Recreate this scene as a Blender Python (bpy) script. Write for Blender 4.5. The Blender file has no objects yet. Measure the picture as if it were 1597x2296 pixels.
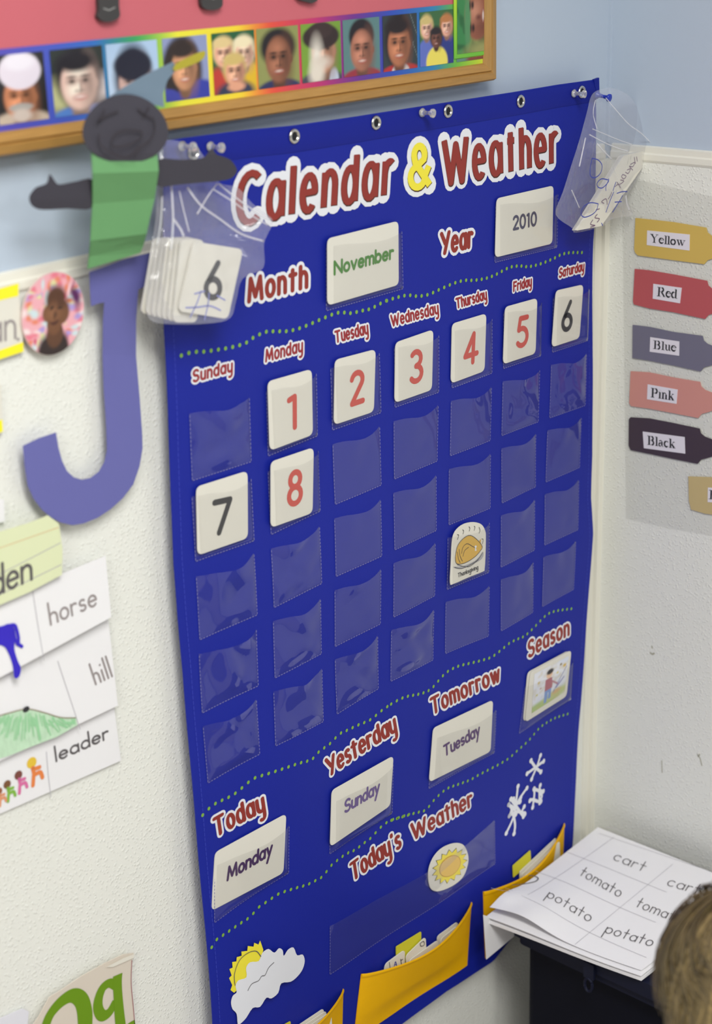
import bpy, math, random
import numpy as np
from mathutils import Vector, Matrix
from mathutils.geometry import tessellate_polygon
random.seed(7)
S = bpy.context.scene
COL = S.collection
# ------------------------------------------------------------------ camera
FPX = 3646.75
RC = np.array([[0.6690166, -0.7427072, -0.0283322], [-0.2776643, -0.2143918, -0.9364501], [0.689434, 0.6343675, -0.349655]])
CC = np.array([-1.047526, -1.189208, 1.69793])
cam = bpy.data.cameras.new('camera'); co = bpy.data.objects.new('camera', cam); COL.objects.link(co); S.camera = co
cam.sensor_fit = 'VERTICAL'; cam.sensor_height = 36.0; cam.lens = FPX / 2296 * 36.0
cam.clip_start = 0.05; cam.clip_end = 60
m3 = Matrix([RC[0], -RC[1], -RC[2]]).transposed()
co.matrix_world = Matrix.Translation(Vector(CC)) @ m3.to_4x4()
cam.dof.use_dof = True; cam.dof.focus_distance = 1.95
cam.dof.aperture_fstop = cam.lens / 1000 / 0.0145
cam.dof.aperture_blades = 7
# ------------------------------------------------------------------ world, lights, exposure
W = bpy.data.worlds.new('world'); S.world = W; W.use_nodes = True
W.node_tree.nodes['Background'].inputs[0].default_value = (0.95, 0.97, 1.0, 1)
W.node_tree.nodes['Background'].inputs[1].default_value = 0.30
def area(name, loc, sx, sy, power, col, target=None):
    l = bpy.data.lights.new(name, 'AREA'); l.shape = 'RECTANGLE'; l.size = sx; l.size_y = sy; l.energy = power; l.color = col
    o = bpy.data.objects.new(name, l); COL.objects.link(o); o.location = loc
    if target is not None:
        d = Vector(target) - Vector(loc); o.rotation_euler = d.to_track_quat('-Z', 'Y').to_euler()
    return o
area('ceiling_lamp', (-0.75, -1.55, 2.72), 0.62, 1.22, 62, (1.0, 0.995, 0.965))
area('ceiling_lamp', (-0.75, -4.0, 2.72), 0.62, 1.22, 50, (1.0, 0.995, 0.965))
area('ceiling_lamp', (-2.9, -1.9, 2.72), 0.62, 1.22, 55, (1.0, 0.995, 0.965))
S.view_settings.view_transform = 'Standard'; S.view_settings.look = 'None'; S.view_settings.gamma = 1
S.view_settings.use_curve_mapping = False; S.view_settings.exposure = -0.1
# ------------------------------------------------------------------ maths helpers
def ray(x, y): return RC.T @ np.array([(x - 798.5) / FPX, (y - 1148) / FPX, 1.0])
def hitY(x, y, Y): d = ray(x, y); return CC + (Y - CC[1]) / d[1] * d
def hitX(x, y, X): d = ray(x, y); return CC + (X - CC[0]) / d[0] * d
def hitZ(x, y, Z): d = ray(x, y); return CC + (Z - CC[2]) / d[2] * d
CR = dict(A=(380,650,3.194), B=(850,550,3.194), C=(850,1100,3.194), D=(850,1650,3.194), E=(500,250,3.549), F=(900,250,3.549),
          G=(420,1700,3.194), H=(380,1200,3.194), L1=(0,560,3.194), L2=(0,1150,3.062), L3=(0,1800,3.194), T1=(0,0,2.662),
          T2=(550,0,2.662), T3=(1050,0,2.92), T4=(0,280,2.662), R0=(1200,150,4.023), R1=(1300,450,3.061), R2=(1250,1150,3.06),
          K=(1050,1750,2.92), Z=(330,300,4.99), P=(0,0,1))
def q(c, *pts):
    x0, y0, s = CR[c]
    r = [(x0 + p[0] / s, y0 + p[1] / s) for p in pts]
    return r
def q1(c, x, y): return q(c, (x, y))[0]
class Frame:
    """orthonormal plane: u along ex, v along ey, w towards the room"""
    def __init__(s, o, ex, ey, n, bend=None):
        s.o, s.ex, s.ey, s.n = map(lambda a: np.array(a, float), (o, ex, ey, n)); s.bend = bend
    def hit(s, x, y):
        d = ray(x, y); k = ((s.o - CC) @ s.n) / (d @ s.n); p = CC + k * d - s.o
        return np.array([p @ s.ex, p @ s.ey])
    def to3(s, u, v, w=0.0):
        if s.bend: w = w + s.bend(u, v)
        return tuple(s.o + s.ex * u + s.ey * v + s.n * w)
def wallF(Y, bend=None): return Frame((0, Y, 0), (1, 0, 0), (0, 0, 1), (0, -1, 0), bend)
def chart_bend(x, z):
    return (0.0011 * math.sin(x * 31 + 1.3 * z * 4) * min(1, max(0.15, (1.5 - z) * 1.6)) + 0.0009 * math.sin(x * 12 - z * 9 + 1) + 0.0006 * math.sin(z * 26 + x * 6)
            + 0.004 * math.exp(-((x + 0.03) / 0.05) ** 2) * max(0, min(1, (1.35 - z) * 1.2)))
CH = wallF(0.0, chart_bend)      # the pocket chart's cloth
WP = 0.020                       # face of the wainscot panel on the chart wall
XC = 0.7742                      # face of the wainscot panel on the right wall
RW = lambda X: Frame((X, 0, 0), (0, -1, 0), (0, 0, 1), (-1, 0, 0))
# ------------------------------------------------------------------ materials
def s2l(c):
    c = c / 255.0
    return c / 12.92 if c <= 0.04045 else ((c + 0.055) / 1.055) ** 2.4
def lin(rgb, k=1.0): return tuple(min(1, s2l(v) * k) for v in rgb)
MATS = {}
def mat(name, rgb, rough=0.6, noise=0.0, nscale=60, bump=0.0, bscale=300, spec=0.4, k=1.0, stretch=(1, 1, 1), metal=0.0, trans=0.0, btype='noise', coat=0.0):
    if name in MATS: return MATS[name]
    m = bpy.data.materials.new(name); m.use_nodes = True; nt = m.node_tree; b = nt.nodes['Principled BSDF']
    c = lin(rgb, k)
    b.inputs['Base Color'].default_value = (*c, 1); b.inputs['Roughness'].default_value = rough
    b.inputs['Specular IOR Level'].default_value = spec; b.inputs['Metallic'].default_value = metal
    if trans: b.inputs['Transmission Weight'].default_value = trans
    if coat: b.inputs['Coat Weight'].default_value = coat; b.inputs['Coat Roughness'].default_value = 0.12
    tc = nt.nodes.new('ShaderNodeTexCoord'); mp = nt.nodes.new('ShaderNodeMapping'); mp.inputs['Scale'].default_value = stretch
    nt.links.new(tc.outputs['Object'], mp.inputs['Vector'])
    if noise:
        n = nt.nodes.new('ShaderNodeTexNoise'); n.inputs['Scale'].default_value = nscale; n.inputs['Detail'].default_value = 4
        nt.links.new(mp.outputs[0], n.inputs['Vector'])
        r = nt.nodes.new('ShaderNodeMapRange'); r.inputs[3].default_value = 1 - noise; r.inputs[4].default_value = 1 + noise
        nt.links.new(n.outputs[0], r.inputs[0])
        mx = nt.nodes.new('ShaderNodeVectorMath'); mx.operation = 'SCALE'; mx.inputs[0].default_value = c
        nt.links.new(r.outputs[0], mx.inputs['Scale']); nt.links.new(mx.outputs[0], b.inputs['Base Color'])
    if bump:
        if btype == 'pebble':
            n = nt.nodes.new('ShaderNodeTexVoronoi'); n.feature = 'SMOOTH_F1'; n.inputs['Scale'].default_value = bscale; n.inputs['Smoothness'].default_value = 0.8
            o = n.outputs['Distance']; inv = True
        else:
            n = nt.nodes.new('ShaderNodeTexNoise'); n.inputs['Scale'].default_value = bscale; n.inputs['Detail'].default_value = 2; o = n.outputs[0]; inv = False
        n2 = nt.nodes.new('ShaderNodeTexNoise'); n2.inputs['Scale'].default_value = bscale * .5
        nt.links.new(mp.outputs[0], n2.inputs['Vector'])
        if btype == 'pebble':
            ad = nt.nodes.new('ShaderNodeVectorMath'); ad.operation = 'SCALE'; ad.inputs['Scale'].default_value = 0.003
            nt.links.new(n2.outputs['Color'], ad.inputs[0])
            a2 = nt.nodes.new('ShaderNodeVectorMath'); nt.links.new(mp.outputs[0], a2.inputs[0]); nt.links.new(ad.outputs[0], a2.inputs[1])
            nt.links.new(a2.outputs[0], n.inputs['Vector'])
            th = nt.nodes.new('ShaderNodeMapRange'); th.interpolation_type = 'SMOOTHSTEP'; th.inputs[1].default_value = 0.1; th.inputs[2].default_value = 0.42
            nt.links.new(o, th.inputs[0]); o = th.outputs[0]
        else: nt.links.new(mp.outputs[0], n.inputs['Vector'])
        bp = nt.nodes.new('ShaderNodeBump'); bp.inputs['Strength'].default_value = bump; bp.inputs['Distance'].default_value = 0.002; bp.invert = inv
        nt.links.new(o, bp.inputs['Height']); nt.links.new(bp.outputs[0], b.inputs['Normal'])
    MATS[name] = m; return m
def film(name, tint=(1, 1, 1), refl=1.6, haze=0.03, rough=0.06, hazecol=(1, 1, 1), bump=0.0, bscale=40):
    if name in MATS: return MATS[name]
    m = bpy.data.materials.new(name); m.use_nodes = True; nt = m.node_tree; nt.nodes.clear()
    out = nt.nodes.new('ShaderNodeOutputMaterial'); tr = nt.nodes.new('ShaderNodeBsdfTransparent'); tr.inputs[0].default_value = (*tint, 1)
    gl = nt.nodes.new('ShaderNodeBsdfGlossy'); gl.inputs['Roughness'].default_value = rough
    fr = nt.nodes.new('ShaderNodeFresnel'); ge = nt.nodes.new('ShaderNodeNewGeometry'); ir = nt.nodes.new('ShaderNodeMapRange'); ir.inputs[3].default_value = 1.5; ir.inputs[4].default_value = 1 / 1.5
    nt.links.new(ge.outputs['Backfacing'], ir.inputs[0]); nt.links.new(ir.outputs[0], fr.inputs[0])
    mu = nt.nodes.new('ShaderNodeMath'); mu.operation = 'MULTIPLY'; mu.inputs[1].default_value = refl; mu.use_clamp = True
    nt.links.new(fr.outputs[0], mu.inputs[0])
    mx = nt.nodes.new('ShaderNodeMixShader'); nt.links.new(mu.outputs[0], mx.inputs[0]); nt.links.new(tr.outputs[0], mx.inputs[1]); nt.links.new(gl.outputs[0], mx.inputs[2])
    df = nt.nodes.new('ShaderNodeBsdfDiffuse'); df.inputs[0].default_value = (*hazecol, 1)
    m2 = nt.nodes.new('ShaderNodeMixShader'); m2.inputs[0].default_value = haze
    nt.links.new(mx.outputs[0], m2.inputs[1]); nt.links.new(df.outputs[0], m2.inputs[2]); nt.links.new(m2.outputs[0], out.inputs[0])
    if bump:
        tc = nt.nodes.new('ShaderNodeTexCoord'); n = nt.nodes.new('ShaderNodeTexNoise'); n.inputs['Scale'].default_value = bscale; n.inputs['Detail'].default_value = 3; n.inputs['Distortion'].default_value = 0.6
        nt.links.new(tc.outputs['Object'], n.inputs['Vector'])
        bp = nt.nodes.new('ShaderNodeBump'); bp.inputs['Strength'].default_value = bump; bp.inputs['Distance'].default_value = 0.01
        nt.links.new(n.outputs[0], bp.inputs['Height']); nt.links.new(bp.outputs[0], gl.inputs['Normal']); nt.links.new(bp.outputs[0], fr.inputs['Normal'])
    MATS[name] = m; return m
def printmat(name='printed_colours', rough=0.35, spec=0.4):
    if name in MATS: return MATS[name]
    m = bpy.data.materials.new(name); m.use_nodes = True; nt = m.node_tree; b = nt.nodes['Principled BSDF']
    a = nt.nodes.new('ShaderNodeAttribute'); a.attribute_name = 'Col'; nt.links.new(a.outputs['Color'], b.inputs['Base Color'])
    b.inputs['Roughness'].default_value = rough; b.inputs['Specular IOR Level'].default_value = spec
    MATS[name] = m; return m
M_card = mat('card_white', (222, 219, 208), 0.55, .02, 30)
M_cardedge = M_card
M_paper = mat('paper_white', (232, 231, 233), 0.7, .015, 20, bump=.03, bscale=200)
M_panel = mat('wainscot_white', (230, 231, 224), 0.42, .02, 6, bump=.3, bscale=260, spec=.35, btype='pebble')
M_paint = mat('blue_wall_paint', (182, 195, 211), 0.6, .015, 5, bump=.12, bscale=90, spec=.25)
M_trim = mat('cream_moulding', (230, 228, 216), 0.35, .015, 8, spec=.45)
M_cloth = mat('blue_chart_cloth', (20, 35, 148), 0.55, .04, 220, bump=.07, bscale=900, spec=.25)
M_hem = mat('blue_chart_hem', (18, 31, 138), 0.6, .04, 220, bump=.07, bscale=900, spec=.22)
M_film = film('clear_vinyl', (.97, .97, .98), 1.15, .02, .05, (.85, .85, .95))
M_filmflat = film('clear_vinyl_flat', (.955, .955, .955), 0.8, .02, .06, (.8, .8, .8))
M_seam = mat('vinyl_seam', (112, 112, 170), 0.3, .1, 300, spec=.6)
M_white = mat('print_white', (228, 230, 236), 0.5)
M_red = mat('print_brick_red', (143, 48, 40), 0.5, .02, 90)
M_red2 = mat('print_dark_red', (150, 42, 48), 0.5)
M_dark = mat('print_shadow_brown', (70, 35, 25), 0.5)
M_yel = mat('print_yellow', (240, 226, 62), 0.5)
M_dot = mat('print_green_dots', (126, 172, 62), 0.5)
M_green = mat('print_green_ink', (74, 132, 56), 0.5)
M_slate = mat('print_slate_ink', (66, 66, 96), 0.5)
M_digit = mat('print_digit_red', (203, 78, 68), 0.5)
M_black = mat('print_black', (46, 46, 50), 0.5)
M_purple = mat('print_purple', (62, 26, 86), 0.5)
M_purple2 = mat('print_violet', (112, 92, 148), 0.5)
M_purple3 = mat('print_aubergine', (84, 50, 108), 0.5)
M_gray = mat('print_grey', (150, 142, 142), 0.6)
M_pencil = mat('marker_dark_grey', (92, 88, 90), 0.6)
M_line = mat('rule_grey', (176, 174, 180), 0.6)
M_yfab = mat('yellow_pocket_cloth', (238, 180, 6), 0.55, .05, 40, bump=.12, bscale=350, spec=.25)
M_metal = mat('nickel_metal', (215, 212, 205), 0.22, metal=1.0)
M_hole = mat('hole_dark', (22, 22, 30), 0.8)
M_clear = mat('clear_pin_plastic', (250, 250, 250), 0.05, trans=.85, spec=.6)
M_bluepin = mat('blue_pin_plastic', (24, 50, 170), 0.25, spec=.6)
M_oak = mat('oak_frame', (172, 130, 70), 0.45, .22, 26, bump=.15, bscale=60, stretch=(1, 1, 14), spec=.4)
M_oakv = mat('oak_frame_upright', (168, 130, 74), 0.45, .22, 26, bump=.15, bscale=60, stretch=(14, 14, 1), spec=.4)
M_pink = mat('pink_backing_paper', (198, 102, 112), 0.6, .03, 14, spec=.3)
M_char = mat('charcoal_paper', (64, 62, 72), 0.75, .05, 30)
M_charline = mat('crayon_black', (48, 42, 48), 0.6)
M_gpaper = mat('green_paper', (106, 160, 106), 0.75, .03, 25)
M_hat = mat('blue_grey_paper', (110, 130, 148), 0.75, .02, 25)
M_feath = mat('olive_paper', (170, 160, 50), 0.75)
M_J = mat('periwinkle_paper', (101, 102, 166), 0.75, .02, 20)
M_black_p = mat('black_paper', (62, 60, 60), 0.6, .1, 60)
M_bag = film('bag_plastic', (.985, .985, .99), .9, .085, .10, (.85, .85, .95), bump=.6, bscale=26)
M_bagline = film('bag_ridge_plastic', (1, 1, 1), 1.2, .30, .1, (.95, .95, 1))
M_blueink = mat('blue_marker', (52, 66, 160), 0.5)
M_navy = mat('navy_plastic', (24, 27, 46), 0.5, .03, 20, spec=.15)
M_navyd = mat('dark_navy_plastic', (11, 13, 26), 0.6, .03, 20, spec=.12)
# ------------------------------------------------------------------ mesh builder
class MB:
    def __init__(s): s.v = []; s.f = []; s.m = []; s.mats = []
    def mi(s, m):
        if m not in s.mats: s.mats.append(m)
        return s.mats.index(m)
    def add(s, vs, fs, m):
        o = len(s.v); i = s.mi(m); s.v += [tuple(map(float, v)) for v in vs]
        for f in fs: s.f.append([o + a for a in f]); s.m.append(i)
    def box(s, a, b, m):
        x0, y0, z0 = a; x1, y1, z1 = b
        s.add([(x0,y0,z0),(x1,y0,z0),(x1,y1,z0),(x0,y1,z0),(x0,y0,z1),(x1,y0,z1),(x1,y1,z1),(x0,y1,z1)],
              [(0,3,2,1),(4,5,6,7),(0,1,5,4),(1,2,6,5),(2,3,7,6),(3,0,4,7)], m)
    def grid(s, fn, nu, nv, m, flip=False):
        vs = [fn(i / nu, j / nv) for j in range(nv + 1) for i in range(nu + 1)]
        fs = []
        for j in range(nv):
            for i in range(nu):
                a = j * (nu + 1) + i; f = (a, a + 1, a + nu + 2, a + nu + 1)
                fs.append(f[::-1] if flip else f)
        s.add(vs, fs, m)
    def tube(s, pts, r, m, n=8, caps=True):
        pts = [Vector(p) for p in pts]; vs = []; fs = []
        up = Vector((0.13, 0.3, 0.94))
        for i, p in enumerate(pts):
            t = (pts[min(i + 1, len(pts) - 1)] - pts[max(i - 1, 0)]).normalized()
            a = t.cross(up).normalized(); b = t.cross(a)
            rr = r[i] if hasattr(r, '__len__') else r
            for k in range(n):
                an = 2 * math.pi * k / n; vs.append(p + (a * math.cos(an) + b * math.sin(an)) * rr)
        for i in range(len(pts) - 1):
            for k in range(n): fs.append((i*n+k, i*n+(k+1)%n, (i+1)*n+(k+1)%n, (i+1)*n+k))
        if caps: fs += [tuple(range(n))[::-1], tuple((len(pts)-1)*n+k for k in range(n))]
        s.add(vs, fs, m)
    def lathe(s, o, ax, prof, m, n=16):
        o = Vector(o); ax = Vector(ax).normalized(); a = ax.orthogonal().normalized(); b = ax.cross(a); vs = []; fs = []
        for h, r in prof:
            for k in range(n):
                an = 2 * math.pi * k / n; vs.append(o + ax * h + (a * math.cos(an) + b * math.sin(an)) * r)
        for i in range(len(prof) - 1):
            for k in range(n): fs.append((i*n+k, i*n+(k+1)%n, (i+1)*n+(k+1)%n, (i+1)*n+k))
        fs += [tuple(range(n))[::-1], tuple((len(prof)-1)*n+k for k in range(n))]
        s.add(vs, fs, m)
    def plate(s, fr, poly, w0, w1, m, wfun=None, edge=None):
        """filled outline poly (u,v) in frame fr between heights w0 (back) and w1 (front)"""
        poly = [tuple(p) for p in poly]
        ar = sum(poly[i][0] * poly[(i+1) % len(poly)][1] - poly[(i+1) % len(poly)][0] * poly[i][1] for i in range(len(poly)))
        if ar < 0: poly = poly[::-1]
        n = len(poly); tri = tessellate_polygon([[Vector((p[0], p[1], 0)) for p in poly]])
        g = (lambda p, w: fr.to3(p[0], p[1], w + (wfun(*p) if wfun else 0)))
        vs = [g(p, w1) for p in poly]
        fs = []
        for t in tri:
            a, b, c = t; cr_ = (poly[b][0]-poly[a][0])*(poly[c][1]-poly[a][1])-(poly[c][0]-poly[a][0])*(poly[b][1]-poly[a][1])
            fs.append((a, b, c) if cr_ > 0 else (a, c, b))
        s.add(vs, fs, m)
        if w0 is not None:
            vb = vs + [g(p, w0) for p in poly]
            s.add(vb, [(i, n + i, n + (i+1) % n, (i+1) % n) for i in range(n)], edge or m)
            s.add([g(p, w0) for p in poly], [f[::-1] for f in fs], m)
    def build(s, name, parent=None, smooth=False):
        me = bpy.data.meshes.new(name); me.from_pydata(s.v, [], s.f)
        for m in s.mats: me.materials.append(m)
        me.polygons.foreach_set('material_index', s.m)
        if smooth: me.polygons.foreach_set('use_smooth', [True] * len(s.f))
        me.update(); o = bpy.data.objects.new(name, me); COL.objects.link(o)
        if parent:
            o.parent = parent
            pm = parent_world(parent); o.matrix_parent_inverse = pm.inverted()
        return o
def parent_world(o):
    m = Matrix.Translation(o.location) if o.parent is None else o.matrix_parent_inverse @ Matrix.Identity(4)
    if o.parent is None: return m
    return parent_world(o.parent) @ o.matrix_parent_inverse @ Matrix.Translation(o.location)
def tag(o, label, cat, group=None):
    o['label'] = label; o['category'] = cat
    if group: o['group'] = group
    return o
def struct(o, label=None):
    o['kind'] = 'structure'
    if label: o['label'] = label
    return o
def thing(name, loc, label, cat, group=None):
    o = bpy.data.objects.new(name, None); COL.objects.link(o); o.location = tuple(map(float, loc)); o.empty_display_size = .02
    return tag(o, label, cat, group)
# ------------------------------------------------------------------ stroke lettering
def arc(cx, cy, rx, ry, a0, a1):
    n = max(4, int(abs(a1 - a0) / 18))
    return [(cx + rx * math.cos(math.radians(a0 + (a1 - a0) * i / n)), cy + ry * math.sin(math.radians(a0 + (a1 - a0) * i / n))) for i in range(n + 1)]
c_ = lambda: arc(.4, .5, .4, .5, 60, 420)
GL = {
 'a': (.8, [c_(), [(.8, 1), (.8, 0)]]), 'b': (.8, [[(0, 2), (0, 0)], c_()]), 'c': (.75, [arc(.4, .5, .4, .5, 45, 315)]),
 'd': (.8, [c_(), [(.8, 2), (.8, 0)]]), 'e': (.8, [[(.02, .52), (.79, .52)] + arc(.4, .5, .4, .5, 5, 315)[1:]]),
 'g': (.8, [c_(), [(.8, 1), (.8, -.5)] + arc(.42, -.5, .38, .42, 0, -150)[1:]]),
 'h': (.7, [[(0, 2), (0, 0)], [(0, .5)] + arc(.35, .62, .35, .38, 170, 0) + [(.7, 0)]]),
 'i': (.12, [[(.06, 1), (.06, 0)], [(.06, 1.5), (.06, 1.53)]]), 'k': (.65, [[(0, 2), (0, 0)], [(.6, 1), (.05, .42)], [(.2, .58), (.65, 0)]]),
 'l': (.06, [[(.03, 2), (.03, 0)]]),
 'm': (1.2, [[(0, 1), (0, 0)], [(0, .5)] + arc(.3, .65, .3, .35, 170, 0) + [(.6, 0)], [(.6, .5)] + arc(.9, .65, .3, .35, 170, 0) + [(1.2, 0)]]),
 'n': (.7, [[(0, 1), (0, 0)], [(0, .5)] + arc(.35, .62, .35, .38, 170, 0) + [(.7, 0)]]), 'o': (.8, [c_()]),
 'p': (.8, [[(0, 1), (0, -.9)], c_()]), 'q': (.8, [c_(), [(.8, 1), (.8, -.9)]]), 'r': (.5, [[(0, 1), (0, 0)], [(0, .5)] + arc(.33, .6, .33, .38, 170, 55)]),
 's': (.6, [arc(.31, .75, .27, .25, 40, 250) + arc(.3, .25, .29, .25, 80, -140)]), 't': (.62, [[(.28, 1.75), (.28, 0)], [(0, 1), (.62, 1)]]),
 'ÿ': (.75, [[(0, 1), (0, .45)] + arc(.36, .38, .36, .36, 180, 350), [(.74, 1), (.74, -.25)] + arc(.40, -.3, .34, .38, 0, -120)]), 'u': (.7, [[(0, 1)] + arc(.35, .35, .35, .35, 180, 360) + [(.7, 1)], [(.7, 1), (.7, 0)]]),
 'v': (.75, [[(0, 1), (.37, 0), (.75, 1)]]), 'w': (1.15, [[(0, 1), (.3, 0), (.57, .95), (.85, 0), (1.15, 1)]]),
 'y': (.75, [[(0, 1), (.38, .05)], [(.75, 1), (.1, -.8)]]),
 'Y_': (0, []), ' ': (.5, []), "'": (.1, [[(.05, 2.1), (.05, 1.7)]]),
 'C': (1.25, [arc(.75, 1, .72, 1, 52, 308)]), 'D': (1.15, [[(0, 2), (0, 0)], [(0, 2), (.4, 2)] + arc(.4, 1, .75, 1, 85, -85) + [(.4, 0), (0, 0)]]),
 'B': (.95, [[(0, 2), (0, 0)], [(0, 2)] + arc(.45, 1.53, .42, .47, 90, -90) + [(0, 1.06)], [(0, 1.06)] + arc(.5, .53, .45, .53, 90, -90) + [(0, 0)]]),
 'F': (.9, [[(0, 2), (0, 0)], [(0, 1.95), (.9, 1.95)], [(0, 1.05), (.75, 1.05)]]),
 'M': (1.4, [[(0, 0), (.18, 2), (.7, .3), (1.22, 2), (1.4, 0)]]), 'N': (1.1, [[(0, 0), (0, 2), (1.1, 0), (1.1, 2)]]),
 'O': (1.4, [arc(.7, 1, .7, 1, 80, 440)]), 'P': (.95, [[(0, 2), (0, 0)], [(0, 2)] + arc(.45, 1.5, .5, .5, 90, -90) + [(0, 1)]]),
 'R': (1., [[(0, 2), (0, 0)], [(0, 2)] + arc(.45, 1.5, .5, .5, 90, -90) + [(0, 1)], [(.4, 1), (1, 0)]]),
 'S': (.95, [arc(.5, 1.5, .43, .5, 35, 260) + arc(.47, .5, .47, .53, 85, -145)]),
 'T': (1.1, [[(0, 1.93), (1.1, 1.93)], [(.55, 1.93), (.5, 0)]]), 'W': (1.8, [[(0, 2), (.45, 0), (.92, 1.75), (1.35, 0), (1.8, 2)]]),
 'Y': (1.15, [[(0, 2), (.58, .95)], [(1.15, 2), (.5, 0)]]),
 '&': (1.3, [[(1.3, .05), (.35, 1.2)] + arc(.62, 1.55, .35, .43, 200, -30) + arc(.5, .5, .48, .5, 100, 330) + [(1.0, .55), (1.25, 1.0)]]),
 '1': (.4, [[(.02, 1.8), (.3, 1.93), (.3, .05)]]), '2': (.9, [arc(.45, 1.5, .42, .47, 165, -30) + [(.05, .08), (.9, .08)]]),
 '3': (.9, [arc(.42, 1.5, .38, .46, 140, -85) , arc(.42, .52, .44, .5, 90, -145)]),
 '4': (1., [[(.68, 0), (.68, 2), (.02, .55), (1., .55)]]), '5': (.9, [[(.85, 1.93), (.25, 1.93), (.12, 1.15)] + arc(.4, .62, .46, .6, 120, -140)]),
 '6': (.9, [[(.72, 2), (.1, .85)] + arc(.45, .55, .42, .53, 150, 510)]), '7': (.9, [[(.02, 1.92), (.88, 1.92), (.3, .02)]]),
 '8': (.9, [arc(.45, 1.52, .36, .45, 60, 420), arc(.45, .53, .43, .52, 60, 420)]), '0': (1., [arc(.5, 1, .46, .97, 60, 420)]),
}
def ell_ribbon(mb, fr, pts, wx, wz, w, m, butt=False):
    """stroke of an elliptical pen (wx across, wz high) along plane points; physical metres"""
    k = wx / wz; P = [np.array([p[0], p[1] * k]) for p in pts]; r = wx / 2
    R_ = [P[0]]
    for p in P[1:]:
        if np.linalg.norm(p - R_[-1]) > 1e-7: R_.append(p)
    P = R_
    g = lambda a, dw=0: fr.to3(a[0], a[1] / k, w + dw)
    def disc(c, dw, n=12): mb.add([g(c + r * np.array([math.cos(2*math.pi*i/n), math.sin(2*math.pi*i/n)]), dw) for i in range(n)], [tuple(range(n))], m)
    if len(P) == 1: disc(P[0], 0); return
    L = []; Rr = []; N = len(P)
    segs = [(P[i+1] - P[i]) / np.linalg.norm(P[i+1] - P[i]) for i in range(N - 1)]
    # split at sharp corners
    runs = [[0]]
    for i in range(1, N - 1):
        runs[-1].append(i)
        if segs[i-1] @ segs[i] < 0.75: runs.append([i])
    runs[-1].append(N - 1)
    dw = 0
    for rn in runs:
        vs = []
        for j, i in enumerate(rn):
            if j == 0: t = segs[i]
            elif j == len(rn) - 1: t = segs[i-1]
            else: t = segs[i-1] + segs[i]; t = t / np.linalg.norm(t)
            nn = np.array([-t[1], t[0]])
            if 0 < j < len(rn) - 1: nn = nn / max(.6, nn @ np.array([-segs[i][1], segs[i][0]]))
            vs += [g(P[i] - nn * r, dw), g(P[i] + nn * r, dw)]
        mb.add(vs, [(2*j, 2*j+2, 2*j+3, 2*j+1) for j in range(len(rn) - 1)], m)
        dw += 2e-6
        if rn[0] != 0 or not butt: disc(P[rn[0]], dw); dw += 2e-6
        if rn[-1] == N - 1 and not butt: disc(P[-1], dw); dw += 2e-6
def word_strokes(fr, text, bl, br, cap, xh=.6, gap=.3, desc=None, wscale=1.0):
    """pixel anchors -> list of plane polylines"""
    p0 = fr.hit(*bl); p1 = fr.hit(*br); pc = fr.hit(*cap); U = p1 - p0; V = pc - p0
    tot = 0; lay = []
    for i, ch in enumerate(text):
        wd, st = GL[ch]; lay.append((tot, st, ch)); tot += wd + (gap if i < len(text) - 1 else 0)
    out = []
    for x0, st, ch in lay:
        for s in st:
            o = []
            for x, y in s:
                if ch.isupper() or ch.isdigit() or ch in "&": yy = y / 2
                else: yy = y * xh if y <= 1 else xh + (y - 1) * (1 - xh)
                o.append(p0 + U * ((x0 + x) / tot) + V * yy)
            out.append(o)
    return out
def write(mb, fr, text, bl, br, cap, layers, xh=.6, gap=.3, butt=False, w0=0.0, step=0.00015):
    """layers: (material, pen width, pen height, (du,dv)) from the back to the front"""
    st = word_strokes(fr, text, bl, br, cap, xh, gap)
    for li, (m, wx, wz, off) in enumerate(layers):
        for si, s in enumerate(st):
            ell_ribbon(mb, fr, [(p[0] + off[0], p[1] + off[1]) for p in s], wx, wz, w0 + li * step + si * 6e-6, m, butt and li > 0)
def scribble(mb, fr, pts_px, wd, w, m, smooth=True):
    P = [fr.hit(*p) for p in pts_px]
    if smooth and len(P) > 2: P = catmull(P)
    ell_ribbon(mb, fr, P, wd, wd, w, m)
def catmull(P, n=5, closed=False):
    P = [np.array(p, float) for p in P]; N = len(P); out = []
    for i in range(N if closed else N - 1):
        a = P[(i-1) % N] if closed or i > 0 else P[0]; b = P[i]; c = P[(i+1) % N]; d = P[(i+2) % N] if closed or i + 2 < N else P[-1]
        for k in range(n):
            t = k / n; out.append(.5 * ((2*b) + (-a+c)*t + (2*a-5*b+4*c-d)*t*t + (-a+3*b-3*c+d)*t**3))
    if not closed: out.append(P[-1])
    return out
def rrect(fr, c4, rad=.006, seg=5):
    """rounded quadrilateral from pixel corners TL,TR,BR,BL on frame -> plane polygon"""
    P = [fr.hit(*p) for p in c4]; out = []
    for i in range(4):
        p = P[i]; a = P[i-1] - p; b = P[(i+1) % 4] - p; a = a / np.linalg.norm(a); b = b / np.linalg.norm(b)
        s = p + a * rad; e = p + b * rad
        for k in range(seg + 1):
            t = k / seg; out.append((1-t)**2 * s + 2*t*(1-t) * p + t*t * e)
    return out
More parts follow.
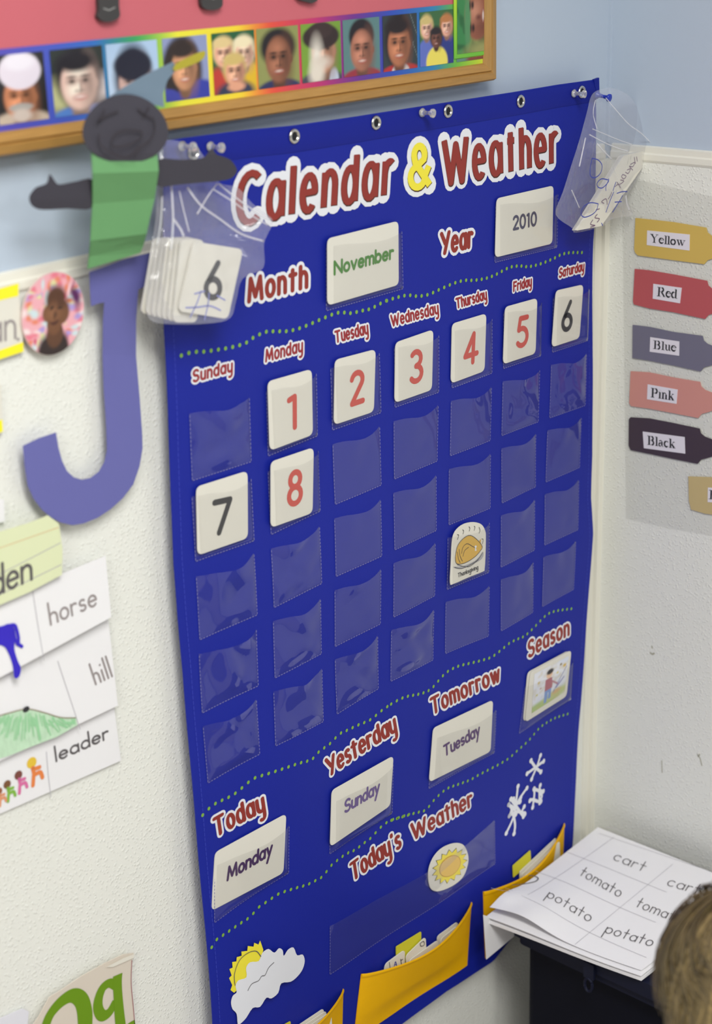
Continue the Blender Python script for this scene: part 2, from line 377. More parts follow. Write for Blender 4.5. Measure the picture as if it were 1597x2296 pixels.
# ------------------------------------------------------------------ painted prints (vertex colours laid on a fine grid)
def paint(ops, nx, ny, base):
    u, v = np.meshgrid((np.arange(nx + 1)) / nx, (np.arange(ny + 1)) / ny)   # v measured downwards
    img = np.ones((ny + 1, nx + 1, 3)) * np.array(lin(base))
    rs = np.random.RandomState(3)
    for op in ops:
        k = op[0]
        if k == 'e':
            _, cx, cy, rx, ry, col, soft = op[:7]; rot_ = math.radians(op[7]) if len(op) > 7 else 0
            dx, dy = u - cx, v - cy; a = dx * math.cos(rot_) + dy * math.sin(rot_); b = -dx * math.sin(rot_) + dy * math.cos(rot_)
            d = np.sqrt((a / rx) ** 2 + (b / ry) ** 2); al = np.clip((1 + soft - d) / (2 * soft + 1e-6), 0, 1)
        elif k == 'r':
            _, x0, y0, x1, y1, col = op[:6]; al = ((u >= x0) & (u <= x1) & (v >= y0) & (v <= y1)).astype(float)
        elif k == 'p':
            _, pts, col = op[:3]; al = np.zeros_like(u); n = len(pts); inside = np.zeros_like(u, bool)
            for i in range(n):
                x0, y0 = pts[i]; x1, y1 = pts[(i+1) % n]
                c = ((y0 > v) != (y1 > v)) & (u < (x1-x0) * (v-y0) / (y1-y0+1e-12) + x0); inside ^= c
            al = inside.astype(float)
        elif k == 'n':                      # blotches of a second colour
            _, col, amt, sc_ = op[:4]
            g = rs.rand(int(sc_) + 2, int(sc_) + 2); xi = u * sc_; yi = v * sc_; x0 = xi.astype(int); y0 = yi.astype(int); fx = xi - x0; fy = yi - y0
            n_ = g[y0, x0]*(1-fx)*(1-fy)+g[y0, x0+1]*fx*(1-fy)+g[y0+1, x0]*(1-fx)*fy+g[y0+1, x0+1]*fx*fy
            al = np.clip((n_ - .5) * 4, 0, 1) * amt
        elif k == 'l':
            _, x0, y0, x1, y1, wd, col = op[:7]; dx, dy = x1-x0, y1-y0; t = np.clip(((u-x0)*dx+(v-y0)*dy)/(dx*dx+dy*dy+1e-9), 0, 1)
            d = np.hypot(u-x0-t*dx, v-y0-t*dy); al = np.clip((wd - d) / (wd * .5), 0, 1)
        c = np.array(lin(col)); img = img * (1 - al[..., None]) + c * al[..., None]
    return img
def print_mesh(name, fn, img, parent, mat_=None):
    """fn(s,t): s to the right, t downwards"""
    ny, nx = img.shape[0] - 1, img.shape[1] - 1; mb = MB(); mb.grid(lambda s, t: fn(s, t), nx, ny, mat_ or printmat(), flip=True)
    o = mb.build(name, parent); at = o.data.color_attributes.new('Col', 'FLOAT_COLOR', 'POINT')
    c = np.ones((img.shape[0] * img.shape[1], 4)); c[:, :3] = img.reshape(-1, 3); at.data.foreach_set('color', c.ravel())
    return o
def quadfn(fr, c4, w):
    P = [fr.hit(*p) for p in c4]
    return lambda s, t: fr.to3(*((P[0]*(1-s)+P[1]*s)*(1-t) + (P[3]*(1-s)+P[2]*s)*t), w)
# ------------------------------------------------------------------ the room
ZT = 1.3969
mb = MB(); mb.box((-3.2, WP + .004, 0), (XC + .14, WP + .12, 2.75), M_paint); struct(mb.build('wall_back'), 'pale blue painted wall behind the chart')
mb = MB(); mb.box((XC + .004, -5.2, 0), (XC + .12, WP + .004, 2.75), M_paint); struct(mb.build('wall_right'), 'pale blue painted wall on the right')
mb = MB(); mb.box((-3.2, WP, 0), (XC + .004, WP + .004, ZT - .02), M_panel); struct(mb.build('wall_panel'), 'white pebbled wainscot sheet on the chart wall')
mb = MB(); mb.box((XC, -5.2, 0), (XC + .004, WP, ZT - .02), M_panel); struct(mb.build('wall_panel'), 'white pebbled wainscot sheet on the right wall')
mb = MB(); _f = RW(XC - .0003)
for _c, _w in ((((1462,1449),(1463,1453)), .002), (((1459,1464),(1463,1467),(1467,1465)), .0026), (((1484,1706),(1485,1732)), .0014), (((1564,1692),(1570,1700),(1574,1716)), .0016), (((1566,1696),(1569,1692)), .002)):
    ell_ribbon(mb, _f, [_f.hit(*p) for p in _c], _w, _w, 0, mat('scuff_grey', (170, 168, 150), .7))
_o = mb.build('scuff_marks', bpy.data.objects['wall_panel.001']); _o['kind'] = 'stuff'
def cap_trim(a, b, along):
    mb = MB(); prof = [(0, 0), (.0045, .001), (.006, .004), (.006, .011), (.004, .013), (.004, .020), (0, .0215)]   # depth, height
    vs = []
    for e in (a, b):
        for d, h in prof: vs.append((e, WP + .004 - d - .004 * 0, ZT - .0215 + h) if along == 'x' else (XC + .004 - d, e, ZT - .0215 + h))
    n = len(prof); mb.add(vs, [(i, i+1, n+i+1, n+i) for i in range(n-1)] + [tuple(range(n)), tuple(range(n, 2*n))[::-1]], M_trim); return mb.build('trim_1' if along == 'x' else 'trim_2')
struct(cap_trim(-3.2, XC - .006, 'x'), 'cream cap moulding along the top of the chart wall panel')
struct(cap_trim(WP - .006, -5.2, 'y'), 'cream cap moulding along the top of the right wall panel')
mb = MB()
mb.box((XC - .026, WP - .002, 0), (XC, WP, ZT - .021), M_trim); mb.box((XC - .011, WP - .007, 0), (XC, WP - .002, ZT - .021), M_trim)
struct(mb.build('trim_3'), 'cream corner moulding running down between the two panels')
mb = MB()
cb = [(XC + .004, WP + .004), (XC - .003, WP + .003), (XC + .003, WP - .003)]
mb.box((XC + .0005, WP - .0005, ZT), (XC + .004, WP + .004, 2.75), M_paint)
struct(mb.build('trim_4'), 'painted caulk bead in the upper corner')
mb = MB(); mb.box((-3.2, WP - .006, 0), (XC - .03, WP, .04), mat('grey_cove_base', (110, 108, 104), .5)); struct(mb.build('baseboard_back'))
mb = MB(); mb.box((XC - .006, -5.2, 0), (XC, WP - .03, .04), MATS['grey_cove_base']); struct(mb.build('baseboard_right'))
mb = MB(); mb.box((-3.2, -5.2, -.08), (XC + .12, WP + .12, 0), mat('floor_vinyl', (176, 168, 152), .35, .08, 12)); struct(mb.build('floor'))
mb = MB(); mb.box((-3.2, -5.2, 2.75), (XC + .12, WP + .12, 2.8), mat('ceiling_tile', (228, 226, 220), .9, .05, 40)); struct(mb.build('ceiling'))
# ------------------------------------------------------------------ pocket chart cloth
lpx = q('P', (367,312), (367,740), (376,920), (386,1151)) + q('H', (30,200), (60,600), (100,1000), (150,1700)) + q('G', (60,620), (110,1200), (160,1904)) + [(475,2420), (480,2500)]
rpx = [(1336,182), (1338,260), (1335,500)] + q('B', (1540,0), (1532,700), (1526,1500), (1512,1800)) + q('C', (1525,300), (1500,700), (1470,1200), (1435,1700)) + q('K', (715,0), (690,400)) + [(1278,1960), (1272,2040)]
tpx = [(360,317), (421,308), (550,291), (650,282), (800,261), (950,238), (1150,207), (1250,190), (1338,178)]
bpx = [(480,2560), (700,2415)] + q('D', (170,2063), (480,1830), (830,1620), (960,1450)) + [(1272,2012)]
def curve_of(pts, axis):
    P = sorted([tuple(CH.hit(*p)) for p in pts], key=lambda p: p[axis]); X = [p[axis] for p in P]; Y = [p[1-axis] for p in P]
    return lambda t: float(np.interp(t, X, Y))
fL, fR, fT, fB = curve_of(lpx, 1), curve_of(rpx, 1), curve_of(tpx, 0), curve_of(bpx, 0)
def sheet_pt(s, t, w):
    z = 0.28 + 1.2 * t; x = 0
    for _ in range(3):
        x = fL(z) * (1-s) + fR(z) * s; z = fB(x) * (1-t) + fT(x) * t
    return x, z
chart = thing('pocket_chart', (0.34, 0.0, 1.48), 'blue cloth calendar and weather pocket chart hanging in the corner', 'wall chart')
mb = MB(); NU, NV = 70, 110
mb.grid(lambda s, t: CH.to3(*sheet_pt(s, t, 0), 0), NU, NV, M_cloth)
mb.grid(lambda s, t: CH.to3(*sheet_pt(s, t, 0), -.0012), NU, NV, M_cloth, flip=True)
eg = [(i / NU, 0) for i in range(NU)] + [(1, j / NV) for j in range(NV)] + [(1 - i / NU, 1) for i in range(NU)] + [(0, 1 - j / NV) for j in range(NV)]
vs = []
for s, t in eg: x, z = sheet_pt(s, t, 0); vs += [CH.to3(x, z, 0), CH.to3(x, z, -.0012)]
n = len(eg); mb.add(vs, [(2*i, 2*i+1, (2*i+3) % (2*n), (2*i+2) % (2*n)) for i in range(n)], M_cloth)
mb.build('cloth_sheet', chart, True)
# top hem, side stitching
mb = MB(); NH = 60
def hem_pt(s, t):
    x, z = sheet_pt(s, 1, 0); zz = z - .002 - (.025) * (1 - t); x2 = fL(zz) * (1-s) + fR(zz) * s
    return CH.to3(x2 + (.001 if s < .5 else -.001), zz, .0006 + .0012 * math.sin(math.pi * min(1, t * 1.0)) ** .5)
mb.grid(hem_pt, NH, 6, M_hem); mb.build('top_hem', chart, True)
mb = MB()
for side in (0, 1):
    z = .30
    while z < 1.43:
        f_ = fL if side == 0 else fR; dx = .011 if side == 0 else -.009
        a, b = (f_(z) + dx, z), (f_(z + .004) + dx, z + .004); ell_ribbon(mb, CH, [a, b], .0007, .0007, .0003, mat('blue_thread', (60, 72, 190), .6)); z += .0062
o = mb.build('stitching', chart); o['kind'] = 'stuff'
# corner tab
mb = MB(); mb.plate(CH, [CH.hit(*p) for p in [(1330,178),(1341,174),(1342,205),(1336,207),(1331,190)]], -.001, .0022, M_hem); mb.build('corner_tab', chart)
# grommets
for gx, gy in ((428, 341), (654, 305), (840, 275), (1002, 249), (1164, 227), (1301, 206)):
    u, v = CH.hit(gx, gy); c = CH.to3(u, v, .002); g = MB()
    g.lathe(c, (0, -1, 0), [(0, .0078), (.0012, .0076), (.0022, .0066), (.0022, .0052), (.0008, .0044), (.0006, .0042)], M_metal, 20)
    o = g.build('grommet', chart, True)
    h = MB(); h.lathe((c[0], c[1] - .0004, c[2]), (0, -1, 0), [(0, .0043), (.0004, .0043)], M_hole, 16); h.build('hole', o)
# lettering
def cap_px(bl, dx, dy): return (bl[0] + dx, bl[1] + dy)
def chart_word(name, text, crop, bl, br, cap, w, o_w, kind='small', xh=.72, gap=.3, fill=None):
    text = text.replace('y', 'ÿ'); s = CR[crop][2]; a = q1(crop, *bl); b = q1(crop, *br); cp = q1(crop, bl[0] + cap[0], bl[1] + cap[1])
    mb = MB(); fill = fill or M_red
    L = [(M_white, w[0] + o_w, w[1] + o_w, (0, 0))]
    if kind == 'title': L.append((M_dark, w[0] + .0012, w[1] + .0012, (.0005, -.0010)))
    L.append((fill, w[0], w[1], (0, 0)))
    write(mb, CH, text, a, b, cp, L, xh, gap, butt=(kind == 'title'), w0=.0022 if kind == 'x' else .0004)
    o = mb.build(name, chart); return o
T_ = (.0094, .0068)
for t, c, bl, br, cp, ex in (('Calendar', 'E', (112, 900), (1335, 652), (8, -395), {}), ('Weather', 'F', (345, 575), (1225, 402), (-8, -345), {})):
    chart_word('title_lettering', t, c, bl, br, cp, T_, .0125, 'title', .74, .62)
chart_word('ampersand', '&', 'F', (70, 608), (222, 592), (-2, -330), (.0098, .0080), .0140, 'title', .74, .4, M_yel)
W2 = (.0060, .0050); O2 = .0070
chart_word('heading_lettering', 'Month', 'E', (205, 1510), (668, 1396), (0, -175), W2, O2, gap=.55)
chart_word('heading_lettering', 'Year', 'F', (318, 1132), (556, 1072), (0, -158), W2, O2, gap=.52)
W3 = (.0030, .0027); O3 = .0042
for t, c, bl, br, cp in (('Sunday', 'A', (160, 655), (440, 580), (0, -78)), ('Monday', 'A', (690, 512), (952, 438), (0, -82)), ('Tuesday', 'A', (1192, 375), (1420, 310), (-6, -78)),
                         ('Wednesday', 'B', (92, 578), (420, 485), (-6, -74)), ('Thursday', 'B', (552, 447), (766, 383), (-6, -66)), ('Friday', 'B', (966, 328), (1092, 288), (0, -63)),
                         ('Saturday', 'B', (1292, 229), (1470, 180), (3, -60))):
    chart_word('day_lettering', t, c, bl, br, cp, W3, O3, gap=.48, fill=M_red2)
W4 = (.0056, .0046)
chart_word('heading_lettering', 'Season', 'C', (1068, 1190), (1358, 1032), (-2, -108), W4, .0058, gap=.5)
chart_word('heading_lettering', 'Tomorrow', 'C', (385, 1597), (856, 1358), (-14, -108), W4, .0058, gap=.48)
chart_word('heading_lettering', 'Yesterday', 'P', (736, 1739), (887, 1638), (-7, -36), W4, .0058, gap=.48)
chart_word('heading_lettering', 'Today', 'G', (200, 548), (545, 370), (-22, -122), W4, .0058, gap=.5)
chart_word('heading_lettering', "Today's", 'P', (794, 1973), (899, 1899), (-6, -36), W4, .0058, gap=.48)
chart_word('heading_lettering', 'Weather', 'D', (245, 738), (668, 498), (-14, -104), W4, .0058, gap=.46)
# dotted lines
DL = [q('A', (75,468),(155,443),(235,440),(325,428),(435,410),(540,380),(600,340),(690,300),(765,297),(855,295),(935,275),(1015,243),(1100,205),(1200,165),(1265,163),(1300,167),(1400,145),(1445,135),(1510,100),(1560,76)) + q('B', (40,405),(110,380),(205,358),(280,365),(355,352),(440,312),(535,270),(610,250),(670,250),(755,238),(830,212),(930,160),(1005,148),(1075,153),(1160,132),(1250,95),(1310,65),(1370,53),(1460,52)),
      q('G', (95,400),(165,335),(235,300),(320,262),(385,212),(455,152),(500,130),(595,98),(680,68),(790,30),(880,5)) + q('H', (1065,1545),(1145,1492),(1215,1425),(1275,1397),(1360,1357),(1440,1322),(1530,1247),(1590,1208)) + q('C', (90,1525),(180,1478),(295,1455),(370,1425),(430,1365),(490,1305),(570,1262),(650,1240),(740,1215),(805,1190),(870,1140),(930,1090),(985,1063),(1040,1040),(1100,990),(1160,930),(1210,885),(1270,862),(1330,852),(1395,843)),
      q('G', (150,1340),(190,1285),(260,1245),(365,1185),(450,1135),(510,1070),(585,1020),(655,972),(765,932),(855,905),(935,865),(975,840),(1025,775),(1085,727),(1150,685),(1210,660),(1285,605),(1320,580),(1370,525),(1425,470),(1500,435),(1590,402)) + q('D', (80,610),(185,575),(260,550),(330,530),(380,470),(430,420),(490,375),(560,350),(650,318),(705,285),(795,235),(865,195),(925,155),(985,100),(1070,25)) + q('C', (1150,1695),(1240,1640),(1290,1620),(1365,1597))]
for dl, sp in zip(DL, (.0102, .0106, .0106)):
    P = [CH.hit(*p) for p in dl]; P = catmull(P, 4); mb = MB(); acc = 0; last = P[0]; pts = [P[0]]
    for p in P[1:]:
        d = np.linalg.norm(p - last)
        while acc + d >= sp:
            f_ = (sp - acc) / d; last = last + (p - last) * f_; pts.append(last); d = np.linalg.norm(p - last); acc = 0
        acc += d; last = p
    for p in pts: ell_ribbon(mb, CH, [p], .0044, .0044, .0004, M_dot)
    o = mb.build('dotted_line', chart); o['kind'] = 'stuff'
# ------------------------------------------------------------------ clear pockets
PK = {(0,0):(430,1077),(0,1):(602,1022.5),(0,2):(745,964),(0,3):(883,912.5),(0,4):(1010,869),(0,5):(1127,826),(0,6):(1237.6,789.5),
(1,0):(437,1258),(1,1):(607,1198),(1,2):(751,1130.6),(1,3):(882,1073.5),(1,4):(1009,1021.8),(1,5):(1125,976.7),(1,6):(1232.6,937),
(2,0):(447,1434),(2,1):(611.7,1361),(2,2):(751.6,1291.7),(2,3):(881,1231.5),(2,4):(1006.5,1176.7),(2,5):(1125,1127.6),(2,6):(1225,1081),
(3,0):(452.6,1598),(3,1):(614,1519),(3,2):(751,1449.5),(3,3):(879.7,1382.7),(3,4):(1003.4,1322),(3,5):(1120.8,1271),(3,6):(1220,1222),
(4,0):(462,1753.5),(4,1):(614,1670.6),(4,2):(755,1600.8),(4,3):(875,1527),(4,4):(1001,1466),(4,5):(1121.8,1414),(4,6):(1215.7,1360)}
def pocket(P, rnd, amp, filled, name='clear_pocket', nu=18, nv=18, mouth=.004, seam_w=.0010, flat=.0054):
    """P: plane corners TL,TR,BR,BL"""
    ph = [rnd.uniform(0, 6.28) for _ in range(8)]; ka = [rnd.uniform(2, 5) for _ in range(4)]
    TL, TR, BR, BL = P
    def pt(s, t):
        p = (TL*(1-s)+TR*s)*t + (BL*(1-s)+BR*s)*(1-t)
        e = math.sin(math.pi * s) ** .7 * min(1, t * 5)
        w = .0006 + .0006 * min(1, e * 1.5)
        if not filled:
            w += .0016 * math.exp(-((s - .42 - .1 * math.sin(ph[4])) / .17) ** 2 - ((t - 1) / (.28 + .1 * math.sin(ph[5]))) ** 2)
            w += mouth * e * t ** 2 * (.8 + .4 * math.sin(ph[0]))
            w += amp * e * abs(math.sin(ka[0] * s + ka[1] * t + ph[1]) * math.sin(ka[2] * t - ka[3] * s * .8 + ph[2]))
            w += amp * .35 * e * (1 + math.sin(9 * s + 5 * t + ph[3]))
        else:
            e2 = min(1, 14 * min(s, 1 - s), 14 * t); w = .0006 * (1 - e2) + e2 * (flat + .0008 * e * t ** 3 - chart_bend(p[0], p[1]))
        sag = (.0022 * math.sin(2 * math.pi * s + .4) - .0028 * math.sin(math.pi * s)) * t ** 3
        return CH.to3(p[0], p[1] + sag, w)
    mb = MB(); mb.grid(pt, nu, nv, M_filmflat if filled else M_film); o = mb.build(name, chart, True)
    sm = MB(); W_ = seam_w
    for a, b in ((TL, BL), (BL, BR), (BR, TR)):
        L = np.linalg.norm(b - a); n = max(3, int(L / .0042)); d = (b - a) / L
        for i in range(n):
            p0 = a + (b-a) * (i + .18) / n; p1 = a + (b-a) * (i + .82) / n
            ell_ribbon(sm, CH, [p0, p1], W_, W_, .0012, M_seam, True)
    s_ = sm.build('pocket_seam', o); s_['kind'] = 'stuff'
    return o
FILLED = {(0,1),(0,2),(0,3),(0,4),(0,5),(0,6),(1,0),(1,1),(3,4)}
for (r, c), p in PK.items():
    BL = CH.hit(*p); nb = PK.get((r, c+1)) or None
    if nb: U = (CH.hit(*nb) - BL) * .765
    else: U = (BL - CH.hit(*PK[(r, c-1)])) * .765 * np.array([1, 1])
    if r > 0: V = (CH.hit(*PK[(r-1, c)]) - BL) * .80
    else: V = (BL - CH.hit(*PK[(r+1, c)])) * .80
    V[0] *= .5; rnd = random.Random(r * 31 + c * 7 + 5)
    amp = (.0046 if c == 0 else .0036 if c == 1 or (r, c) in ((1, 5), (1, 6), (4, 3), (4, 2)) else .0007)
    pocket([BL + V, BL + U + V, BL + U, BL], rnd, amp, (r, c) in FILLED, mouth=.0042 if c < 2 else .0035)
def pk4(*px): return [CH.hit(*p) for p in px]
rnd = random.Random(4)
for px in (q('E', (822,1080), (1425,950), (1435,1410), (822,1585)), q('F', (740,750), (1235,655), (1235,1080), (738,1200)), q('G', (180,770), (720,480), (722,820), (172,1165)),
           q('G', (1025,320), (1472,40), (1470,395), (1018,685)), q('D', (375,23), (828,-190), (818,118), (350,375)), q('C', (1035,1405), (1388,1205), (1372,1490), (990,1735))):
    pocket(pk4(*px), rnd, 0, True, seam_w=.0009, flat=.0074 if px[0][0] > 1150 and px[0][1] > 1400 else .0054)
pocket(pk4((738,2077), q1('D', 825, 605), q1('D', 828, 915), (738,2184)), random.Random(12), .0012, False, 'weather_pocket', 60, 14, .007)
# ------------------------------------------------------------------ cards in the pockets
CDF = wallF(-.0042)
def card(name, c4, label, cat, group, w=0.0, th=.0011, rad=.0075, poly=None, fr=CDF):
    P = poly or rrect(fr, c4, rad); ctr = sum(np.array(p) for p in P) / len(P)
    lo = min(p[1] for p in P)
    t = thing(name, fr.to3(ctr[0], lo, w), label, cat, group)
    mb = MB(); mb.plate(fr, P, w - th + .0002, w, M_card); mb.build('card_face', t); return t
W_D = .0066
NG = 'number cards in the calendar pockets'
for d, cr_, c4, bl, br, cap, m, where in (
  ('1', 'A', ((705,657),(1020,567),(1028,1037),(720,1152)), (855,1000), (912,983), (-2,-232), M_digit, 'red number 1 card in the pocket under Monday'),
  ('2', 'A', ((1187,502),(1478,425),(1465,872),(1179,967)), (1302,828), (1385,800), (0,-225), M_digit, 'red number 2 card in the pocket under Tuesday'),
  ('3', 'B', ((119,697),(390,603),(380,1035),(113,1129)), (226,985), (308,962), (0,-216), M_digit, 'red number 3 card in the pocket under Wednesday'),
  ('4', 'B', ((525,562),(770,488),(757,900),(516,990)), (612,855), (699,825), (8,-202), M_digit, 'red number 4 card in the pocket under Thursday'),
  ('5', 'B', ((905,442),(1135,378),(1122,775),(890,852)), (988,728), (1062,708), (4,-205), M_digit, 'red number 5 card in the pocket under Friday'),
  ('6', 'B', ((1269,325),(1465,281),(1437,665),(1239,730)), (1312,612), (1376,597), (8,-195), M_black, 'black number 6 card in the pocket under Saturday'),
  ('7', 'A', ((193,1412),(560,1296),(563,1777),(202,1902)), (316,1750), (432,1722), (4,-235), M_black, 'black number 7 card in the second Sunday pocket'),
  ('8', 'A', ((727,1232),(1034,1128),(1026,1597),(727,1704)), (853,1545), (942,1517), (3,-230), M_digit, 'red number 8 card in the pocket below number 1')):
    t = card('number_card', q(cr_, *c4), where, 'card', NG)
    mb = MB(); a = q1(cr_, *bl); write(mb, CDF, d, a, q1(cr_, *br), q1(cr_, bl[0] + cap[0], bl[1] + cap[1]), [(m, W_D, W_D, (0, 0))], w0=.0003); mb.build('printed_number', t)
def word_card(name, label, cr_, c4, text, bl, br, cap, m, w, group='word cards on the chart', xh=.66, gap=.34, rad=.007):
    t = card(name, [q1(*p) if isinstance(p[0], str) else q1(cr_, *p) for p in c4], label, 'card', group, rad=rad)
    mb = MB(); a = q1(cr_, *bl); write(mb, CDF, text, a, q1(cr_, *br), q1(cr_, bl[0] + cap[0], bl[1] + cap[1]), [(m, w, w, (0, 0))], xh, gap, w0=.0003); mb.build('printed_word', t); return t
word_card('month_card', 'white card printed November in green under the title', 'E', ((833,1012),(1397,871),(1400,1379),(833,1544)), 'November', (888,1294), (1352,1165), (0,-98), M_green, .0033)
word_card('year_card', 'white card printed 2010 in slate blue at the chart top right', 'F', ((761,692),(1213,589),(1203,1051),(748,1162)), '2010', (892,942), (1074,903), (0,-105), M_slate, .0034)
word_card('weekday_card', 'white card printed Monday in the pocket under Today', 'G', ((200,677),(710,398),(690,821),(174,1094)), 'Monday', (288,872), (602,685), (4,-90), M_purple, .0035)
word_card('weekday_card', 'white card printed Sunday in the pocket under Yesterday', 'G', ((1036,232),(1478,-17),(1455,340),(1024,636)), 'Sunday', (1128,388), (1372,242), (2,-82), M_purple2, .0034)
word_card('weekday_card', 'white card printed Tuesday in the pocket under Tomorrow', 'C', ((390,1702),(818,1500),('D',800,112),('D',360,332)), 'Tuesday', (470,1900), (720,1745), (-6,-74), M_purple3, .0034)
# Thanksgiving card
poly = catmull([CDF.hit(*p) for p in q('C', (511,660),(517,520),(522,400),(532,325),(560,275),(612,238),(680,226),(735,243),(762,290),(766,340),(763,470),(757,560),(745,580),(640,622),(535,668))], 3, True)
t = card('holiday_card', None, 'arch-topped white card with a roast turkey drawing and Thanksgiving printed', 'card', None, poly=poly)
mb = MB()
fp = lambda *p: [CDF.hit(*a) for a in q('C', *p)]
mb.plate(CDF, catmull(fp((545,480),(560,400),(600,345),(650,320),(700,350),(725,370),(738,400),(725,430),(690,470),(640,505),(590,525),(553,520)), 4, True), None, .0003, mat('print_roast_gold', (214, 172, 70), .5))
mb.plate(CDF, fp((710,365),(730,345),(728,375)), None, .00035, MATS['print_roast_gold'])
mb.plate(CDF, catmull(fp((530,545),(600,540),(690,500),(745,440),(735,490),(650,535),(570,560)), 3, True), None, .00025, mat('print_plate_grey', (168, 168, 172), .5))
for L in (((545,480),(560,400),(600,345),(650,320),(700,350),(738,400),(725,430),(690,470),(640,505),(590,525),(553,520),(545,480)), ((590,450),(600,405),(630,380),(670,400),(690,410)), ((600,470),(612,430),(640,405)), ((560,440),(568,490),(580,515)), ((572,420),(580,470),(596,505)), ((560,350),(570,320),(560,315)), ((600,310),(605,290),(598,280)), ((645,290),(650,270),(643,258)), ((680,285),(686,262),(680,255)), ((715,305),(722,285),(716,262)), ((735,345),(745,350),(740,380)), ((540,550),(600,555),(700,500),(742,440)), ((560,530),(640,545),(710,495))):
    scribble(mb, CDF, q('C', *L), .0008, .0005, M_black)
mb.plate(CDF, catmull(fp((683,398),(692,392),(698,402),(692,412),(697,428),(685,430),(686,412)), 3, True), None, .0006, M_white)
write(mb, CDF, 'Thanksgiving', *q('C', (565,620), (708,560)), q1('C', 565, 592), [(M_black, .0011, .0011, (0, 0))], .62, .3, w0=.0004)
mb.build('printed_picture', t)
# Season cards
for i, (dx, lab) in enumerate(((-9, 'plain white card showing behind the season picture card'),)):
    c4 = [(x + dx, y + 2) for x, y in ((1075,1300),(1370,1143),(1337,1472),(1043,1655))]
    card('season_card', q('C', *c4), lab, 'card', None, w=0)
ts = card('season_card', q('C', (1080,1300), (1372,1139), (1337,1470), (1041,1657)), 'season picture card with a child raking autumn leaves', 'card', None, w=.0018)
ops = [('n', (214,220,236), .8, 5), ('e', .25, .96, .6, .14, (168,190,120), .3), ('e', .75, .86, .4, .12, (186,196,130), .4), ('n', (196,176,110), .3, 14), ('e', .72, .80, .12, .06, (206,170,120), .4),
       ('p', [(.36,.62),(.56,.62),(.56,.9),(.48,.9),(.46,.7),(.43,.95),(.34,.95)], (122,152,206)), ('p', [(.36,.34),(.54,.34),(.58,.62),(.36,.64)], (176,98,112)), ('l', .52,.42,.74,.62,.025, (176,98,112)),
       ('e', .46, .24, .09, .09, (226,190,160), .15), ('e', .47, .16, .10, .07, (50,46,50), .2), ('l', .62, .78, .97, .25, .012, (90,90,160)), ('l', .70,.70,.92,.52,.02, (86,86,170)),
       ('e', .9, .2, .05, .04, (206,170,70), .3), ('e', .78, .12, .03, .03, (120,100,60), .3), ('e', .15, .3, .03, .03, (206,180,90), .3), ('e', .12, .6, .03, .025, (196,190,90), .3), ('e', .7, .3, .03, .03, (216,200,110), .3), ('e', .22, .48, .025, .02, (180,120,90), .3)]
print_mesh('printed_picture', quadfn(CDF, q('C', (1105,1312), (1352,1180), (1322,1440), (1085,1592)), .0021), paint(ops, 50, 50, (226, 228, 236)), ts)
# weather sun card
EP = catmull([CDF.hit(*p) for p in q('D', (540,765), (600,780), (632,850), (630,920), (600,1000), (545,1055), (470,1095), (405,1110), (362,1085), (347,1000), (360,920), (400,845), (460,792))], 5, True)
tw = card('weather_card', None, 'oval white card with a yellow smiling-free sun in the weather pocket', 'card', None, poly=EP, w=.0016)
tw['label'] = 'oval white card with a yellow rayed sun in the weather pocket'
mb = MB(); C0 = CDF.hit(*q1('D', 500, 928)); ax = CDF.hit(*q1('D', 585, 900)) - C0; ay = CDF.hit(*q1('D', 505, 845)) - C0
def sunpoly(C0, ax, ay, r0, r1, n, ph=0):
    out = []
    for i in range(2 * n):
        a = math.pi * i / n + ph; r = r1 if i % 2 == 0 else r0; out.append(C0 + ax * math.cos(a) * r + ay * math.sin(a) * r)
    return out
mb.plate(CDF, sunpoly(C0, ax, ay, 1.12, 1.5, 15), None, .0019, M_black); mb.plate(CDF, sunpoly(C0, ax, ay, 1.10, 1.43, 15), None, .0021, mat('print_sun_yellow', (236, 218, 84), .5))
mb.plate(CDF, [C0 + ax * math.cos(a / 12 * math.pi) * .9 + ay * math.sin(a / 12 * math.pi) * .9 for a in range(24)], None, .0023, mat('print_sun_orange', (196, 150, 70), .5))
mb.plate(CDF, [C0 + ax * math.cos(a / 12 * math.pi) * .85 + ay * math.sin(a / 12 * math.pi) * .85 for a in range(24)], None, .0025, mat('print_sun_amber', (228, 190, 104), .5))
mb.build('printed_sun', tw)
# sun and cloud print, snowflakes
SCF = wallF(-.0046); mb = MB(); g = lambda *p: [SCF.hit(*a) for a in q('G', *p)]
mb.plate(SCF, g((335,1680),(310,1660),(322,1625),(300,1575),(318,1555),(302,1510),(325,1500),(322,1460),(352,1455),(355,1425),(390,1415),(388,1385),(430,1380),(434,1345),(475,1350),(480,1322),(510,1335),(522,1305),(545,1372),(530,1440),(430,1600)), None, .0000, M_yel)
mb.plate(SCF, catmull(g((360,1904),(352,1830),(322,1795),(312,1745),(325,1700),(352,1675),(345,1630),(365,1590),(422,1568),(420,1500),(450,1460),(510,1452),(535,1395),(580,1365),(622,1392),(655,1360),(682,1375),(690,1415),(720,1370),(760,1355),(785,1410),(825,1405),(840,1450),(825,1510),(790,1560),(740,1600),(672,1612),(650,1680),(600,1720),(565,1715),(520,1780),(468,1788),(420,1860),(380,1900)), 3, True), None, .0004, M_white)
for L in (((432,1662),(460,1615),(508,1592),(530,1560),(555,1552),(580,1500),(618,1462)), ((340,1625),(336,1545),(370,1450),(430,1395),(490,1380),(525,1418))): scribble(mb, SCF, q('G', *L), .0010, .0007, M_pencil)
mb.build('sun_cloud_print', chart)
